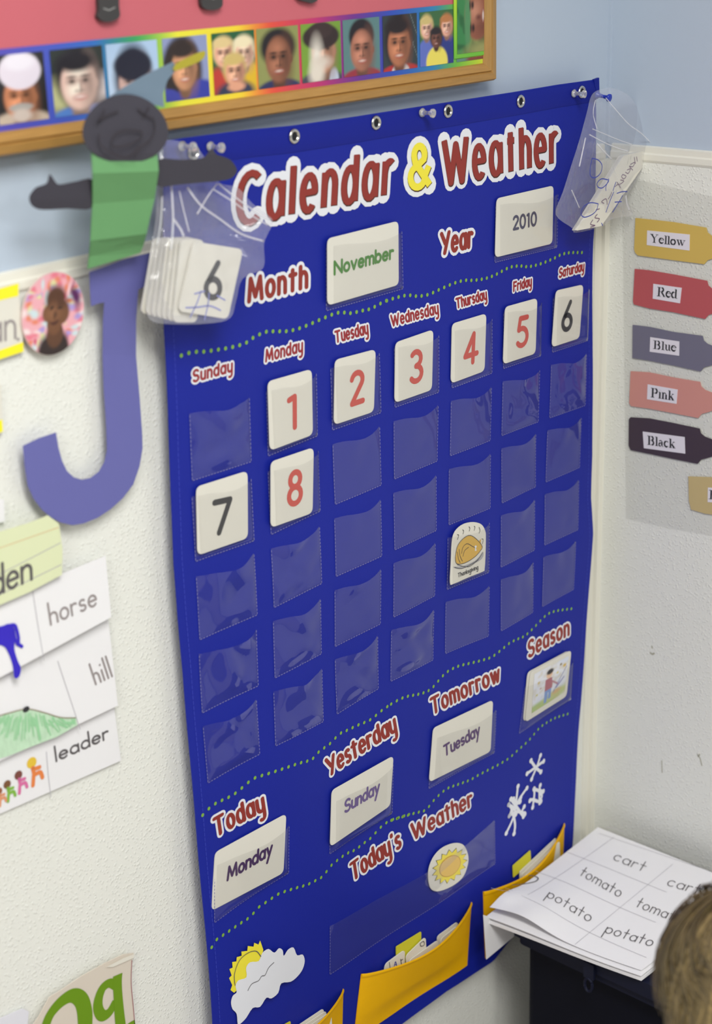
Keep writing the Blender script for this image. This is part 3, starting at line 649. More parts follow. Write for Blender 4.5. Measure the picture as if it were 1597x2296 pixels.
FL = [[((1155,140),(1135,205),(1090,308)),((1180,182),(1118,225),(1056,268)),((1083,175),(1120,225),(1160,258))],
      [((990,358),(975,490),(955,590),(908,695)),((1055,372),(990,470),(965,560)),((925,490),(965,520),(975,560)),((1035,555),(985,540),(930,570)),((960,560),(970,640),(962,698)),((940,450),(990,520),(1030,575)),((1010,440),(950,530)),((958,450),(985,480),(1005,470)),((925,490),(945,520),(930,570)),((1035,505),(1020,540),(1040,560))],
      [((1155,355),(1150,390),(1150,470),(1152,478)),((1178,398),(1145,392),(1110,380)),((1078,462),(1100,455),(1135,468),(1160,470)),((1098,510),(1105,470),(1112,410),(1108,378)),((1150,392),(1168,432),(1150,465))]]
for fl in FL:
    mb = MB()
    for i, L in enumerate(fl):
        scribble(mb, CH, q('D', *L), .0048, .0006 + i * 2e-5, M_white)
        for e in (L[0], L[-1]): ell_ribbon(mb, CH, [CH.hit(*q1('D', *e))], .0078, .0078, .0008, M_white)
    mb.build('snowflake_print', chart)
# ------------------------------------------------------------------ yellow pockets with cards inside
def yellow_pocket(c4, bulge, name='yellow_pocket', left_open=0):
    TL, TR, BR, BL = [CH.hit(*p) for p in c4]
    def pt(s, t, w0=0):
        p = (TL*(1-s)+TR*s)*t + (BL*(1-s)+BR*s)*(1-t); e = math.sin(math.pi * s) ** .8
        w = .0015 + bulge * e * (t ** .8) * min(1, t * 3) + .0012 * math.sin(7 * s + 5 * t) * e
        return CH.to3(p[0], p[1] - .012 * e * t ** 3, w + w0)
    mb = MB(); mb.grid(lambda s, t: pt(s, t), 36, 20, M_yfab); mb.grid(lambda s, t: pt(s, t, -.0009), 36, 20, M_yfab, flip=True)
    mb.add([pt(i/36, 1, d) for i in range(37) for d in (0, -.0009)], [(2*i, 2*i+2, 2*i+3, 2*i+1) for i in range(36)], M_yfab)
    o = mb.build(name, chart, True)
    h = MB(); h.grid(lambda s, t: tuple(np.array(pt(s, 1 - .06 * (1-t))) + np.array([0, -.0006 - .0008 * math.sin(math.pi * t), .0006 * t])), 36, 4, M_yfab); h.build('pocket_hem', o, True)
    return o, pt
yp1, pt1 = yellow_pocket([(809,2183), (1056,2022), (1047,2164), (790,2330)], .020)
yp2, pt2 = yellow_pocket([(1083,1999), (1266,1846), (1259,1990), (1090,2150)], .016)
yp3, pt3 = yellow_pocket([(556,2352), (768,2216), (764,2352), (548,2500)], .018)
def pocket_card(px4, w, label, m=None, rad=.006, group='cards in the yellow pockets', extra=None):
    P = rrect(CH, px4, rad); lo = min(p[1] for p in P); c = sum(P) / len(P)
    t = thing('pocket_card', CH.to3(c[0], lo, w), label, 'card', group); mb = MB(); mb.plate(CH, P, w - .0009, w, m or M_card); mb.build('card_face', t)
    if extra: e = MB(); extra(e, w + .0002); e.build('printed_mark', t)
    return t
M_ycard = mat('yellow_green_card', (206, 200, 50), .55)
pocket_card(q('D', (112,1505), (285,1392), (290,1640), (118,1760)), .0030, 'yellow-green card behind the white cards in the middle yellow pocket', M_ycard, .002)
def marks(e, w):
    write(e, CH, 'L', *q('D', (52,1655), (58,1652)), q1('D', 55, 1605), [(M_black, .0012, .0012, (0, 0))], w0=w) if 'L' in GL else None
    scribble(e, CH, q('D', (88,1648), (98,1608), (108,1640)), .0016, w, M_blueink); scribble(e, CH, q('D', (92,1632), (106,1624)), .0014, w + 1e-5, M_blueink)
    scribble(e, CH, q('D', (55,1612), (60,1650)), .0012, w, M_black); scribble(e, CH, q('D', (135,1590), (142,1630), (138,1600), (150,1590)), .0014, w, M_black)
pocket_card(q('D', (25,1625), (165,1520), (165,1760), (0,1840)), .0052, 'white card lettered in blue and black at the left of the middle yellow pocket', extra=marks)
for i, (c4, lab) in enumerate((((( 165,1560),(300,1420),(315,1640),(180,1740)), 'white card with a grey doodle standing in the middle yellow pocket'),
                               (((180,1590),(380,1438),(395,1640),(190,1760)), 'white card just behind the front rim of the middle yellow pocket'),
                               (((395,1425),(545,1318),(548,1440),(400,1540)), 'white card at the right end of the middle yellow pocket'),
                               (((415,1440),(540,1345),(545,1450),(420,1545)), 'white card leaning in front of the right-end card, middle pocket'))):
    ex = (lambda e, w: (scribble(e, CH, q('D', (262,1470), (285,1455), (290,1480), (268,1490), (262,1470)), .0014, w, M_pencil))) if i == 0 else None
    pocket_card(q('D', *c4), (.0070, .0090, .0035, .0050)[i], lab, extra=ex)
pocket_card(q('D', (945,925), (1070,812), (1075,900), (950,1010)), .0030, 'yellow-green card in the yellow pocket nearest the corner', M_ycard, .0015)
for i in range(3):
    pocket_card(q('D', (985 + 8*i, 962 + 14*i), (1250 + 4*i, 722 + 9*i), (1262, 860), (990, 1080)), .0052 + .0022 * i, ('white card, hindmost of three in the corner yellow pocket', 'middle white card of three in the corner yellow pocket', 'white card, foremost of three in the corner yellow pocket')[i], rad=.003)
for i in range(4):
    pocket_card(q('G', (780 + 6*i, 1915 + 12*i), (962 + 9*i, 1785 + 11*i), (985 + 7*i, 1990), (790, 2100)), .0040 + .0022 * i, ('white card, hindmost in the left yellow pocket', 'second white card from the back in the left yellow pocket', 'third white card from the back in the left yellow pocket', 'white card, foremost in the left yellow pocket')[i], rad=.004)
pocket_card(q('G', (660,1925), (738,1882), (742,1990), (664,2040)), .0030, 'yellow-green card tip in the left yellow pocket at the frame bottom', M_ycard, .0015)
# ------------------------------------------------------------------ pins
def pin(px, m, label, group, L=.017, base=(CH, .0035), tilt=(0, 0)):
    fr, w0 = base; u, v = fr.hit(*px); o = fr.to3(u, v, w0); ax = Vector((tilt[0], -1, tilt[1])).normalized()
    t = thing('push_pin', o, label, 'pin', group); mb = MB()
    mb.lathe(o, ax, [(0, .0048), (.0012, .0050), (.0024, .0030), (L*.45, .0021), (L*.75, .0026), (L*.86, .0048), (L*.97, .0050), (L, .0040)], m, 18); mb.build('pin_head', t, True)
    nb = MB(); nb.tube([Vector(o) - ax * .010, Vector(o) + ax * .001], .0005, M_metal, 6); nb.build('needle', t)
PG = 'clear push pins along the chart top'
pin((464,328), M_clear, 'clear push pin right of the card bag at the chart top left', PG)
pin((942,252), M_clear, 'clear push pin above the ampersand', PG); pin((1281,209), M_clear, 'clear push pin beside the last grommet by the corner', PG)
pin((392,326), M_clear, 'clear push pin holding the left card bag', PG, base=(CH, .009))
pin((1326,212), M_bluepin, 'blue push pin holding the right bag', None, .020, base=(CH, .009), tilt=(0, -.15))
mb = MB(); o = CH.to3(*CH.hit(1322, 208), .004)
# ------------------------------------------------------------------ bulletin board
FY = -.006; FB = wallF(FY)
fx1 = FB.hit(1123, 90)[0]; zb = float(np.mean([FB.hit(*p)[1] for p in ((0,358), (560,268), (1122,180))]))
zi = float(np.mean([FB.hit(*p)[1] for p in ((0,297), (550,216), (1106,139))])); zt_in = 2.10
board = thing('bulletin_board', (0, WP, zb), 'oak-framed bulletin board with pink paper above the chart', 'bulletin board')
def rail(a, b, axis, m, name='frame_rail'):
    # moulded profile: (distance from outer edge, height from wall)
    prof = [(0, 0), (0, .020), (.003, .0255), (.012, .027), (.0135, .0245), (.0155, .0265), (.024, .0225), (.0265, .019), (.0275, .005)]
    k = (zi - zb) / .0275; mb = MB(); vs = []
    for e, sgn in ((a, 0), (b, 1)):
        for d, h in prof:
            d2 = d * k; y = WP + .004 - h
            if axis == 'x': vs.append((e - (d2 if sgn else 0), y, zb + d2))
            else: vs.append((fx1 - d2, y, (zb + d2) if not sgn else e))
    n = len(prof); mb.add(vs, [(i, i+1, n+i+1, n+i) for i in range(n-1)] + [tuple(range(n)), tuple(range(n, 2*n))[::-1]], m)
    return mb.build(name, board)
rail(-1.05, fx1, 'x', M_oak); rail(zb, zt_in, 'z', M_oakv)
mb = MB(); mb.box((-1.05, .006, zi - .005), (fx1 - .02, WP + .003, zt_in), mat('cork_board', (176, 134, 90), .9, .15, 120)); mb.build('cork_sheet', board)
mb = MB(); mb.box((-1.05, .0045, zi), (fx1 - .028, .006, zt_in), M_pink); mb.build('backing_paper', board)
# border strip with photographs
SY = .0040; SF = wallF(SY)
ztop = float(np.mean([SF.hit(*p)[1] for p in ((0,107), (500,62), (980,14))])); zbt = float(np.mean([SF.hit(*p)[1] for p in ((0,297), (376,246), (1000,154))])) + .0
xe = SF.hit(1106, 100)[0]
strip = thing('photo_border', (.1, SY, zbt), 'rainbow border strip of portrait photographs along the board bottom', 'border')
def rainbow(x):
    ks = [(-1, (90,80,170)), (-.18, (86,80,180)), (-.12, (70,90,190)), (-.08, (50,110,190)), (-.03, (60,160,90)), (.02, (230,225,60)), (.10, (240,210,50)), (.145, (225,80,60)), (.21, (190,50,110)), (.27, (110,50,140)), (.33, (50,80,180)), (.40, (50,130,180)), (.44, (110,180,60)), (.50, (225,225,50)), (.6, (230,220,50))]
    X = [k[0] for k in ks]; return [float(np.interp(x, X, [k[1][i] for k in ks])) for i in range(3)]
x0s = -.42; n_ = 160
img = np.zeros((2, n_ + 1, 3))
for i in range(n_ + 1): img[:, i] = lin(rainbow(x0s + (xe - x0s) * i / n_))
print_mesh('border_strip', lambda s, t: (x0s + (xe - x0s) * s, SY, ztop * (1-t) + zbt * t), img, strip)
def face(cx, cy, rx, ry, skin, hair, long=0, smile=True, light=1.0, glasses=False):
    rx *= 1.14; ry *= 1.08; cy += .02
    sk2 = tuple(v * .74 for v in skin); hi = tuple(min(255, v * 1.18 + 12) for v in skin); dk = tuple(v * .42 for v in skin); md = tuple(v * .62 for v in skin)
    o = [('e', cx, cy - ry * .25, rx * 1.26, ry * (1.12 + long), hair, .18), ('e', cx - rx * .5, cy - ry * .9, rx * .3, ry * .2, tuple(min(255, v * 1.5 + 14) for v in hair), .9)] if hair else []
    o += [('e', cx, cy + ry * .95, rx * .5, ry * .5, md, .25), ('e', cx + rx * .98, cy + ry * .02, rx * .14, ry * .18, sk2, .3), ('e', cx, cy, rx, ry, skin, .10), ('e', cx + rx * .62, cy + ry * .1, rx * .42, ry * .85, sk2, .9), ('e', cx - rx * .30, cy + ry * .22, rx * .30, ry * .24, hi, .95), ('e', cx - rx * .05, cy - ry * .5, rx * .4, ry * .2, hi, .95)]
    if hair: o += [('e', cx - rx * .1, cy - ry * .86, rx * 1.05, ry * .38, hair, .28)]
    for sx in (-.38, .38): o += [('e', cx + sx * rx, cy - ry * .13, rx * .24, ry * .12, md, .9), ('e', cx + sx * rx, cy - ry * .12, rx * .13, ry * .055, tuple(v * .25 for v in skin), .7), ('e', cx + sx * rx, cy - ry * .30, rx * .24, ry * .045, dk, .8)]
    o += [('e', cx + rx * .06, cy + ry * .10, rx * .10, ry * .20, sk2, .9), ('e', cx, cy + ry * .26, rx * .2, ry * .055, md, .9), ('e', cx - rx * .04, cy + ry * .12, rx * .06, ry * .14, hi, .9)]
    o += [('e', cx, cy + ry * .52, rx * .36, ry * .12, tuple(.5 * v + .5 * w for v, w in zip(skin, (160, 60, 60))), .5)] + ([('e', cx, cy + ry * .50, rx * .26, ry * .055, tuple(.35 * v + .65 * w for v, w in zip(skin, (238, 228, 222))), .7)] if smile else [])
    return o
PH = [
 ('P', -12, 102, (44,42,42), [('e', .45, 1.1, .7, .28, (196,178,160), .1)] + face(.46, .62, .28, .30, (196,128,92), None, smile=False) + [('e', .5, .25, .42, .27, (226,216,228), .06), ('e', .5, .12, .30, .12, (236,230,240), .3), ('e', .46, .78, .24, .06, (170,165,160), .2), ('e', .46, .90, .2, .10, (205,190,180), .3)]),
 ('P', 115, 233, (46,52,48), [('e', .1, .7, .3, .25, (190,190,140), .5), ('e', .95, .62, .2, .2, (200,190,190), .5), ('e', .55, 1.1, .7, .25, (84,128,200), .1)] + face(.50, .52, .30, .36, (232,196,182), (36,32,38), .05)),
 ('P', 240, 355, (170,196,226), [('e', .3, .8, .5, .5, (190,210,235), .6)] + face(.5, .62, .26, .34, (206,170,160), (28,28,46), .30, False) + [('e', .5, .36, .36, .24, (28,28,46), .1)]),
 ('P', 366, 466, (140,150,190), [('e', .4, .55, .45, .55, (44,36,34), .12), ('e', .75, 1.0, .5, .3, (52,60,160), .1), ('e', .05, 1.0, .3, .2, (60,66,160), .1)] + face(.45, .48, .24, .32, (196,140,104), (48,36,32), .1)),
 ('P', 476, 572, (36,92,56), [('e', .15, .85, .3, .3, (186,60,50), .2), ('e', .85, .8, .3, .3, (220,180,40), .2), ('e', .5, 1.0, .45, .2, (50,56,80), .2)] + face(.26, .33, .18, .20, (226,168,142), (222,196,140), 0) + face(.74, .36, .18, .21, (232,184,160), (236,222,184), 0) + face(.5, .64, .19, .22, (222,160,130), (206,180,110), 0) + [('e', .52, .90, .2, .07, (222,160,130), .3)]),
 ('P', 576, 669.5, (142,146,86), [('e', .5, 1.12, .6, .26, (44,48,90), .1)] + [('e', .5, .33, .42, .32, (34,28,30), .15)] + face(.5, .52, .27, .36, (142,90,66), None)),
 ('P', 675, 764, (120,156,56), [('e', .85, .8, .3, .6, (100,140,50), .5), ('e', .5, 1.1, .65, .28, (70,70,84), .1), ('e', .8, 1.0, .12, .2, (190,200,220), .2)] + face(.55, .48, .26, .34, (206,150,120), None, smile=False) + [('e', .5, .24, .46, .22, (52,38,36), .08), ('e', .5, .13, .3, .14, (60,44,42), .1), ('e', .38, .60, .14, .30, (232,224,212), .7), ('e', .50, .68, .22, .10, (214,200,186), .6), ('e', .36, .86, .18, .2, (224,214,200), .5)]),
 ('P', 769, 851, (92,128,128), [('e', .5, 1.12, .62, .26, (150,50,64), .1), ('n', (92,128,128), .0, 9)] + [('e', .5, .30, .34, .30, (34,28,32), .1)] + face(.5, .54, .27, .34, (168,110,88), None)),
 ('P', 858, 935, (52,60,62), [('l', .8,.0,1.,.4,.01,(110,120,120)), ('l', .9,.5,.6,1.,.01,(110,120,120)), ('l', .7,.2,1.,.8,.01,(110,120,120)), ('e', .5, 1.08, .6, .2, (180,50,50), .1), ('e', .5, 1.05, .26, .18, (226,220,222), .1)] + face(.46, .52, .28, .36, (176,112,80), (38,28,28), .15)),
 ('P', 941, 1016, (62,104,62), [('e', .2, .8, .3, .3, (96,112,190), .1), ('e', .8, .8, .3, .36, (46,58,130), .1), ('e', .5, .95, .32, .3, (232,216,96), .08)] + face(.2, .30, .14, .16, (226,172,150), (206,184,120), .2) + face(.8, .30, .14, .16, (226,168,146), (184,120,70), .1) + face(.48, .50, .13, .15, (110,70,58), (40,32,34), .1)),
]
for i, (k, xa, xb, base, ops) in enumerate(PH):
    ym = 190 - (xa + xb) / 2 * .11
    xw0 = SF.hit(xa, ym)[0]; xw1 = SF.hit(xb, ym)[0]; za, zb_ = ztop - .0052, zbt + .0062
    print_mesh('portrait_photo', lambda s, t, a=xw0, b=xw1, c=za, d=zb_: (a + (b-a)*s, SY - .0005, c*(1-t) + d*t), paint(ops, 44, 56, base), strip)
# overlapping end strip turned on its side
xw0 = SF.hit(1016, 60)[0]; zc = SF.hit(1060, 126)[1]
mb = MB(); xm = xw0
img2 = np.zeros((41, 2, 3))
for j in range(41): img2[j, :] = lin([float(np.interp(j / 40, [0, .6, 1], [225, 205, 110][0:3] if k == 0 else ([222, 225, 185] if k == 1 else [60, 50, 60]))) for k in range(3)])
print_mesh('border_end_strip', lambda s, t: (xm + (xe - xm)*s, SY - .0012, 1.75*(1-t) + zc*t), img2, strip)
pa, pb = SF.hit(1023, 60)[0], SF.hit(1100, 60)[0]; z2 = SF.hit(1060, 120)[1] + .0015; z1 = z2 + .070
ops = [('e', .12, .55, .28, .55, (60,130,74), .3), ('n', (34,70,40), .6, 9), ('e', .98, .22, .30, .30, (120,68,52), .2), ('e', .58, .42, .36, .40, (146,88,66), .08), ('e', .50, .36, .16, .14, (196,136,110), .9), ('e', .74, .62, .18, .14, (120,70,54), .9), ('e', .30, .50, .09, .42, (84,140,92), .3), ('e', .44, .26, .04, .06, (52,32,28), .5), ('e', .46, .62, .04, .06, (52,32,28), .5), ('e', .37, .26, .02, .08, (60,38,32), .5), ('e', .39, .62, .02, .08, (60,38,32), .5), ('e', .62, .46, .07, .04, (112,62,50), .7), ('e', .76, .44, .045, .10, (140,64,60), .4), ('e', .75, .44, .02, .075, (225,212,204), .5), ('e', .8, .97, .5, .12, (150,150,92), .5)]
print_mesh('portrait_photo', lambda s, t: (pa + (pb-pa)*s, SY - .0016, z1*(1-t) + z2*t), paint(ops, 44, 60, (132, 146, 84)), strip)
z3 = SF.hit(1060, 128)[1]; z4 = zbt + .006
print_mesh('portrait_photo', lambda s, t: (pa + (pb-pa)*s, SY - .0005, z3*(1-t) + z4*t), paint([('e', .6, .5, .32, .9, (128,70,54), .2)], 30, 10, (96, 134, 120)), strip)
# black paper boots hanging above
BF = wallF(-.002)
for pts, lab in ((((600,-60),(592,60),(585,100),(620,128),(670,128),(715,100),(712,40),(700,-60)), 'black paper boot at the top left of the pink board'),
                 (((1215,-40),(1205,25),(1230,55),(1285,60),(1325,40),(1330,0),(1322,-40)), 'black paper boot tip at the top middle of the pink board')):
    P = catmull([BF.hit(*p) for p in q('T1', *pts)], 4, True); t = thing('paper_boot', BF.to3(*P[0], 0), lab, 'paper cutout', 'black paper boots')
    mb = MB(); mb.plate(BF, P, -.004, 0, M_black_p); mb.build('boot_shape', t)
    s_ = MB(); cx = np.mean([p[0] for p in P]); lo = min(p[1] for p in P); scribble_pts = [(cx - .006, lo + .012), (cx, lo + .010), (cx + .007, lo + .012)]
    ell_ribbon(s_, BF, scribble_pts, .001, .001, .0003, mat('white_crayon', (150, 150, 148), .6)); s_.build('lace_mark', t)
P = [BF.hit(*p) for p in q('T2', (300,-30), (330,2), (400,20), (430,5), (440,-30))]; o = MB(); o.plate(BF, P, -.004, 0, M_black_p)
t = thing('paper_boot', BF.to3(*P[2], 0), 'black paper boot edge at the top right of the pink board', 'paper cutout', 'black paper boots'); o.build('boot_shape', t)
# ------------------------------------------------------------------ paper figure and the letter J
fig = thing('paper_figure', hitY(270, 590, -.02), 'charcoal and green folded paper person standing on the letter J', 'paper cutout')
def fy(px_y): return float(np.interp(px_y, [130, 260, 345, 450, 600], [-.062, -.060, -.057, -.045, -.020]))
def poly_y(mb, pts, m, yoff=0.0, th=.0006, zig=None):
    """outline in pixels; depth from fy() at each point"""
    P2 = [tuple(p) for p in pts]; tri = tessellate_polygon([[Vector((p[0], -p[1], 0)) for p in P2]])
    v = [hitY(p[0], p[1], fy(p[1]) + yoff) for p in P2]; b = [(a[0], a[1] + th, a[2]) for a in v]; n = len(v)
    fs = []
    for a, b_, c in tri:
        cr_ = (P2[b_][0]-P2[a][0])*(-(P2[c][1]-P2[a][1]))+(P2[c][0]-P2[a][0])*(P2[b_][1]-P2[a][1])
        fs.append((a, b_, c) if cr_ > 0 else (a, c, b_))
    mb.add(v, fs, m); mb.add(b, [f[::-1] for f in fs], m); mb.add(list(v) + b, [(i, n+i, n+(i+1) % n, (i+1) % n) for i in range(n)], m)
# body: accordion folds
rows = [(205,338,352,334,0), (208,389,356,384,-.005), (208,457,347,446,.002), (205,500,337,487,-.001), (203,540,329,524,-.004), (200,575,322,550,.001), (197,603,315,567,.0)]
mb = MB(); vs = []
for xl, yl, xr, yr, z in rows: vs += [hitY(xl, yl, fy(yl) + z), hitY(xr, yr, fy(yl) + z)]
nR = len(rows)
mb.add(vs, [(2*i, 2*i+2, 2*i+3, 2*i+1) for i in range(nR-1)], M_gpaper); mb.add([(a[0], a[1] + .0008, a[2]) for a in vs], [(2*i+1, 2*i+3, 2*i+2, 2*i) for i in range(nR-1)], M_gpaper)
mb.build('body', fig)
mb = MB(); poly_y(mb, catmull(q('T4', (560,330),(455,338),(355,356),(325,330),(298,295),(284,345),(250,362),(215,376),(180,420),(180,460),(205,492),(260,507),(400,500),(560,492)), 3, True), M_char, .003); mb.build('arm', fig)
mb = MB(); poly_y(mb, catmull(q('T4', (940,212),(1080,208),(1205,200),(1238,175),(1265,142),(1292,175),(1320,185),(1375,208),(1408,250),(1412,285),(1375,322),(1290,338),(1200,345),(1060,358),(940,362)), 3, True), M_char, .003); mb.build('arm', fig)
mb = MB(); poly_y(mb, q('T1', (640,590),(740,520),(860,450),(1035,368),(1055,412),(1000,480),(975,560),(980,640),(800,600)), M_hat, .001); h = mb.build('hat', fig)
mb = MB(); poly_y(mb, catmull(q('T1', (1035,412),(1060,375),(1140,335),(1222,303),(1215,350),(1140,390),(1055,420)), 3, True), M_feath, -.001); mb.build('feather', h)
head_px = q('T1', *[(750 + 254 * math.cos(a / 20 * math.pi) + 14 * math.sin(a / 10 * math.pi), 768 + 207 * math.sin(a / 20 * math.pi)) for a in range(40)])
mb = MB(); poly_y(mb, head_px, M_char, -.002); hd = mb.build('head', fig)
HF = wallF(-.0645)
mb = MB()
for L in (((585,730),(610,690),(625,655)), ((575,735),(640,690),(705,665)), ((825,650),(860,680),(905,705)), ((890,640),(870,670),(855,700)), ((915,700),(925,760),(900,830),(840,880),(800,940)), ((590,800),(600,860),(660,910),(760,940),(830,870)), ((665,860),(680,810),(740,780),(830,780),(850,800),(820,840),(740,870),(680,875),(665,860))):
    scribble(mb, HF, q('T1', *L), .0013, 0, M_charline)
mb.build('drawn_face', hd)
JF = wallF(.006)
J = thing('paper_letter', JF.to3(*JF.hit(170, 1177), 0), 'large periwinkle paper letter J below the paper figure', 'paper cutout')
jp = q('L1', (600,152),(700,118),(850,60),(1000,22),(1072,3),(1058,110),(1040,265),(1000,262),(962,280),(962,500),(975,760),(1000,1050),(1018,1300),(1022,1420),(1000,1550),(955,1680),(880,1780),(790,1860),(700,1920),(600,1960),(520,1973),(440,1955),(370,1920),(300,1860),(240,1780),(200,1690),(180,1560),(165,1405),(280,1350),(402,1308),(420,1420),(445,1510),(480,1585),(530,1630),(590,1648),(650,1635),(710,1590),(750,1520),(768,1440),(762,1250),(745,1000),(735,750),(722,500),(722,372),(680,378),(628,400),(612,280))
mb = MB(); mb.plate(JF, [JF.hit(*p) for p in jp], -.0006, 0, M_J, wfun=lambda u, v: .012 * max(0, min(1, (v - 1.30) / .12))); mb.build('letter_shape', J)
# ------------------------------------------------------------------ papers on the left wall panel
PF = wallF(WP - .0022)
def sheet(name, cr_, c4, label, cat, m, group=None, curl=None, w=.0, nu=16, nv=10, thick=.0004):
    av = curl(.8, .5) if curl else 0; PF = wallF(WP - .0022 - w - av)
    P = [PF.hit(*p) for p in q(cr_, *c4)]; t = thing(name, PF.to3(*P[3], 0), label, cat, group)
    def pt(s, tt, dw=0):
        p = (P[0]*(1-s)+P[1]*s)*(1-tt) + (P[3]*(1-s)+P[2]*s)*tt
        return PF.to3(p[0], p[1], dw + (curl(s, tt) - av if curl else 0))
    mb = MB(); mb.grid(pt, nu, nv, m, flip=True); mb.grid(lambda s, tt: pt(s, tt, -thick), nu, nv, m); mb.build('paper_sheet', t, True)
    def bend(u, v):
        s_, t_ = .5, .5; e = np.array([u, v])
        for _ in range(6):
            a = P[0]*(1-s_)+P[1]*s_; b = P[3]*(1-s_)+P[2]*s_; p = a*(1-t_)+b*t_; ds = (P[1]-P[0])*(1-t_)+(P[2]-P[3])*t_; dt = b - a; d_ = e - p; det = ds[0]*dt[1]-ds[1]*dt[0]
            s_ += (d_[0]*dt[1]-d_[1]*dt[0])/det; t_ += (ds[0]*d_[1]-ds[1]*d_[0])/det
        s_ = min(max(s_, 0), 1); t_ = min(max(t_, 0), 1); return (curl(s_, t_) - av if curl else 0) + .0003
    return t, wallF(WP - .0022 - w - av, bend)
def on_sheet(w): return wallF(WP - .0022 - w)
# leader sheet (lowest), hill sheet, horse sheet; each overlaps the one below
def lift(k): return lambda s, t: k * t * (0.35 + .65 * s) + .004 * t * s * s
t3, f3 = sheet('word_sheet', 'L2', ((-420,1560),(780,1285),(828,1700),(-300,2200)), 'white sheet printed leader with small marching figures, lowest of three', 'paper', M_paper, 'word sheets on the left wall', lambda s, t: .001 + .001 * s * t, 0)
mb = MB(); write(mb, f3, 'leader', *q('L2', (385,1705), (742,1545)), q1('L2', 372, 1605), [(M_pencil, .0024, .0024, (0, 0))], .5, .32); mb.build('printed_word', t3)
mb = MB(); scribble(mb, f3, q('L2', (318,1640), (330,1800), (348,1950)), .0008, 0, M_line, False); mb.build('ruled_line', t3)
mb = MB()
for (x, y), s_, cs in (((235,1790), 1.0, ((226,190,60), (226,130,70))), ((140,1860), .8, ((120,70,60), (214,110,160))), ((62,1920), .75, ((120,80,50), (130,180,70))), ((5,1960), .65, ((150,90,60), (220,150,110)))):
    hm = mat('figure_hair_%d' % x, cs[0], .6); bm_ = mat('figure_body_%d' % x, cs[1], .6)
    ell_ribbon(mb, f3, [f3.hit(*q1('L2', x - 18 * s_, y - 75 * s_))], .012 * s_, .012 * s_, .0001, hm)
    for L in (((x-12,y-40),(x,y+10)), ((x-5,y+10),(x-10,y+80)), ((x+5,y+5),(x+40,y-10),(x+55,y+25)), ((x-5,y-30),(x+35,y-45))): scribble(mb, f3, q('L2', *[(x + (a-x)*s_, y + (b-y)*s_) for a, b in L]), .0045 * s_, .0002, bm_)
mb.build('drawn_figures', t3)
t2, f2 = sheet('word_sheet', 'L2', ((-420,1190),(755,730),(800,1318),(-420,1900)), 'white sheet printed hill with a green crayon hill drawing', 'paper', M_paper, 'word sheets on the left wall', lambda s, t: .003 + .005 * t * (.4 + .6 * s) + .001 * math.sin(3 * s), 0)
mb = MB(); write(mb, f2, 'hill', *q('L2', (655,1175), (768,1120)), q1('L2', 615, 1040), [(M_gray, .0024, .0024, (0, 0))], .5, .45); mb.build('printed_word', t2)
mb = MB(); scribble(mb, f2, q('L2', (400,1020), (470,1250), (540,1480)), .0008, 0, M_line, False); mb.build('ruled_line', t2)
hp = [f2.hit(*p) for p in q('L2', (-60,1420), (60,1372), (180,1345), (300,1372), (400,1400), (510,1398), (518,1450), (380,1530), (200,1600), (60,1660), (-60,1700))]
mb = MB(); mb.plate(f2, hp, None, .0008, mat('green_crayon', (186, 216, 186), .8, .22, 90, stretch=(3, 1, 1)))
rr = random.Random(2)
for i in range(90):
    x = rr.uniform(-40, 500); y = 1365 + abs(x - 180) * .10; L_ = rr.uniform(60, 200); d = (x - 180) * .45
    x2 = min(500, x + d * L_ / 200); y0_ = y + rr.uniform(4, 60); y2 = min(y + L_ * (1 - abs(x-180)/900), 1430 + (520 - x2) * .52); y0_ = min(y0_, y2 - 10)
    scribble(mb, f2, q('L2', (x, y0_), (x2, y2)), .0012, .0010 + i * 2e-6, mat('green_crayon_stroke', (150, 204, 156), .8), False)
scribble(mb, f2, q('L2', (-40,1400), (60,1370), (180,1343), (300,1368), (400,1398), (505,1400)), .0012, .0013, mat('brown_crayon', (150, 140, 120), .7))
ell_ribbon(mb, f2, [f2.hit(*q1('L2', 172, 1345))], .008, .006, .0014, M_black); mb.build('drawn_hill', t2)
t1, f1 = sheet('word_sheet', 'L2', ((-420,760),(738,300),(755,712),(-420,1350)), 'white sheet printed horse with the hind end of a blue horse', 'paper', M_paper, 'word sheets on the left wall', lambda s, t: .009 + .005 * t * (.4 + .6 * s) + .001 * math.sin(4 * s), 0)
mb = MB(); write(mb, f1, 'horse', *q('L2', (345,765), (662,628)), q1('L2', 328, 622), [(M_gray, .0025, .0025, (0, 0))], .5, .34); mb.build('printed_word', t1)
mb = MB(); scribble(mb, f1, q('L2', (228,540), (255,760), (290,1005)), .0008, 0, M_line, False); mb.build('ruled_line', t1)
M_hblue = mat('blue_marker_fill', (52, 36, 190), .5, .12, 80); mb = MB()
mb.plate(f1, catmull([f1.hit(*p) for p in q('L2', (-150,800), (0,778), (50,760), (85,775), (95,850), (90,930), (110,1010), (130,1060), (118,1118), (85,1125), (75,1040), (45,950), (0,905), (-150,900))], 3, True), None, .0007, M_hblue)
for L, wd in ((((70,768),(100,775),(118,850),(118,895),(140,912)), .0035), (((85,800),(95,860),(110,900)), .003)): scribble(mb, f1, q('L2', *L), wd, .0009, M_hblue)
mb.build('drawn_horse', t1)
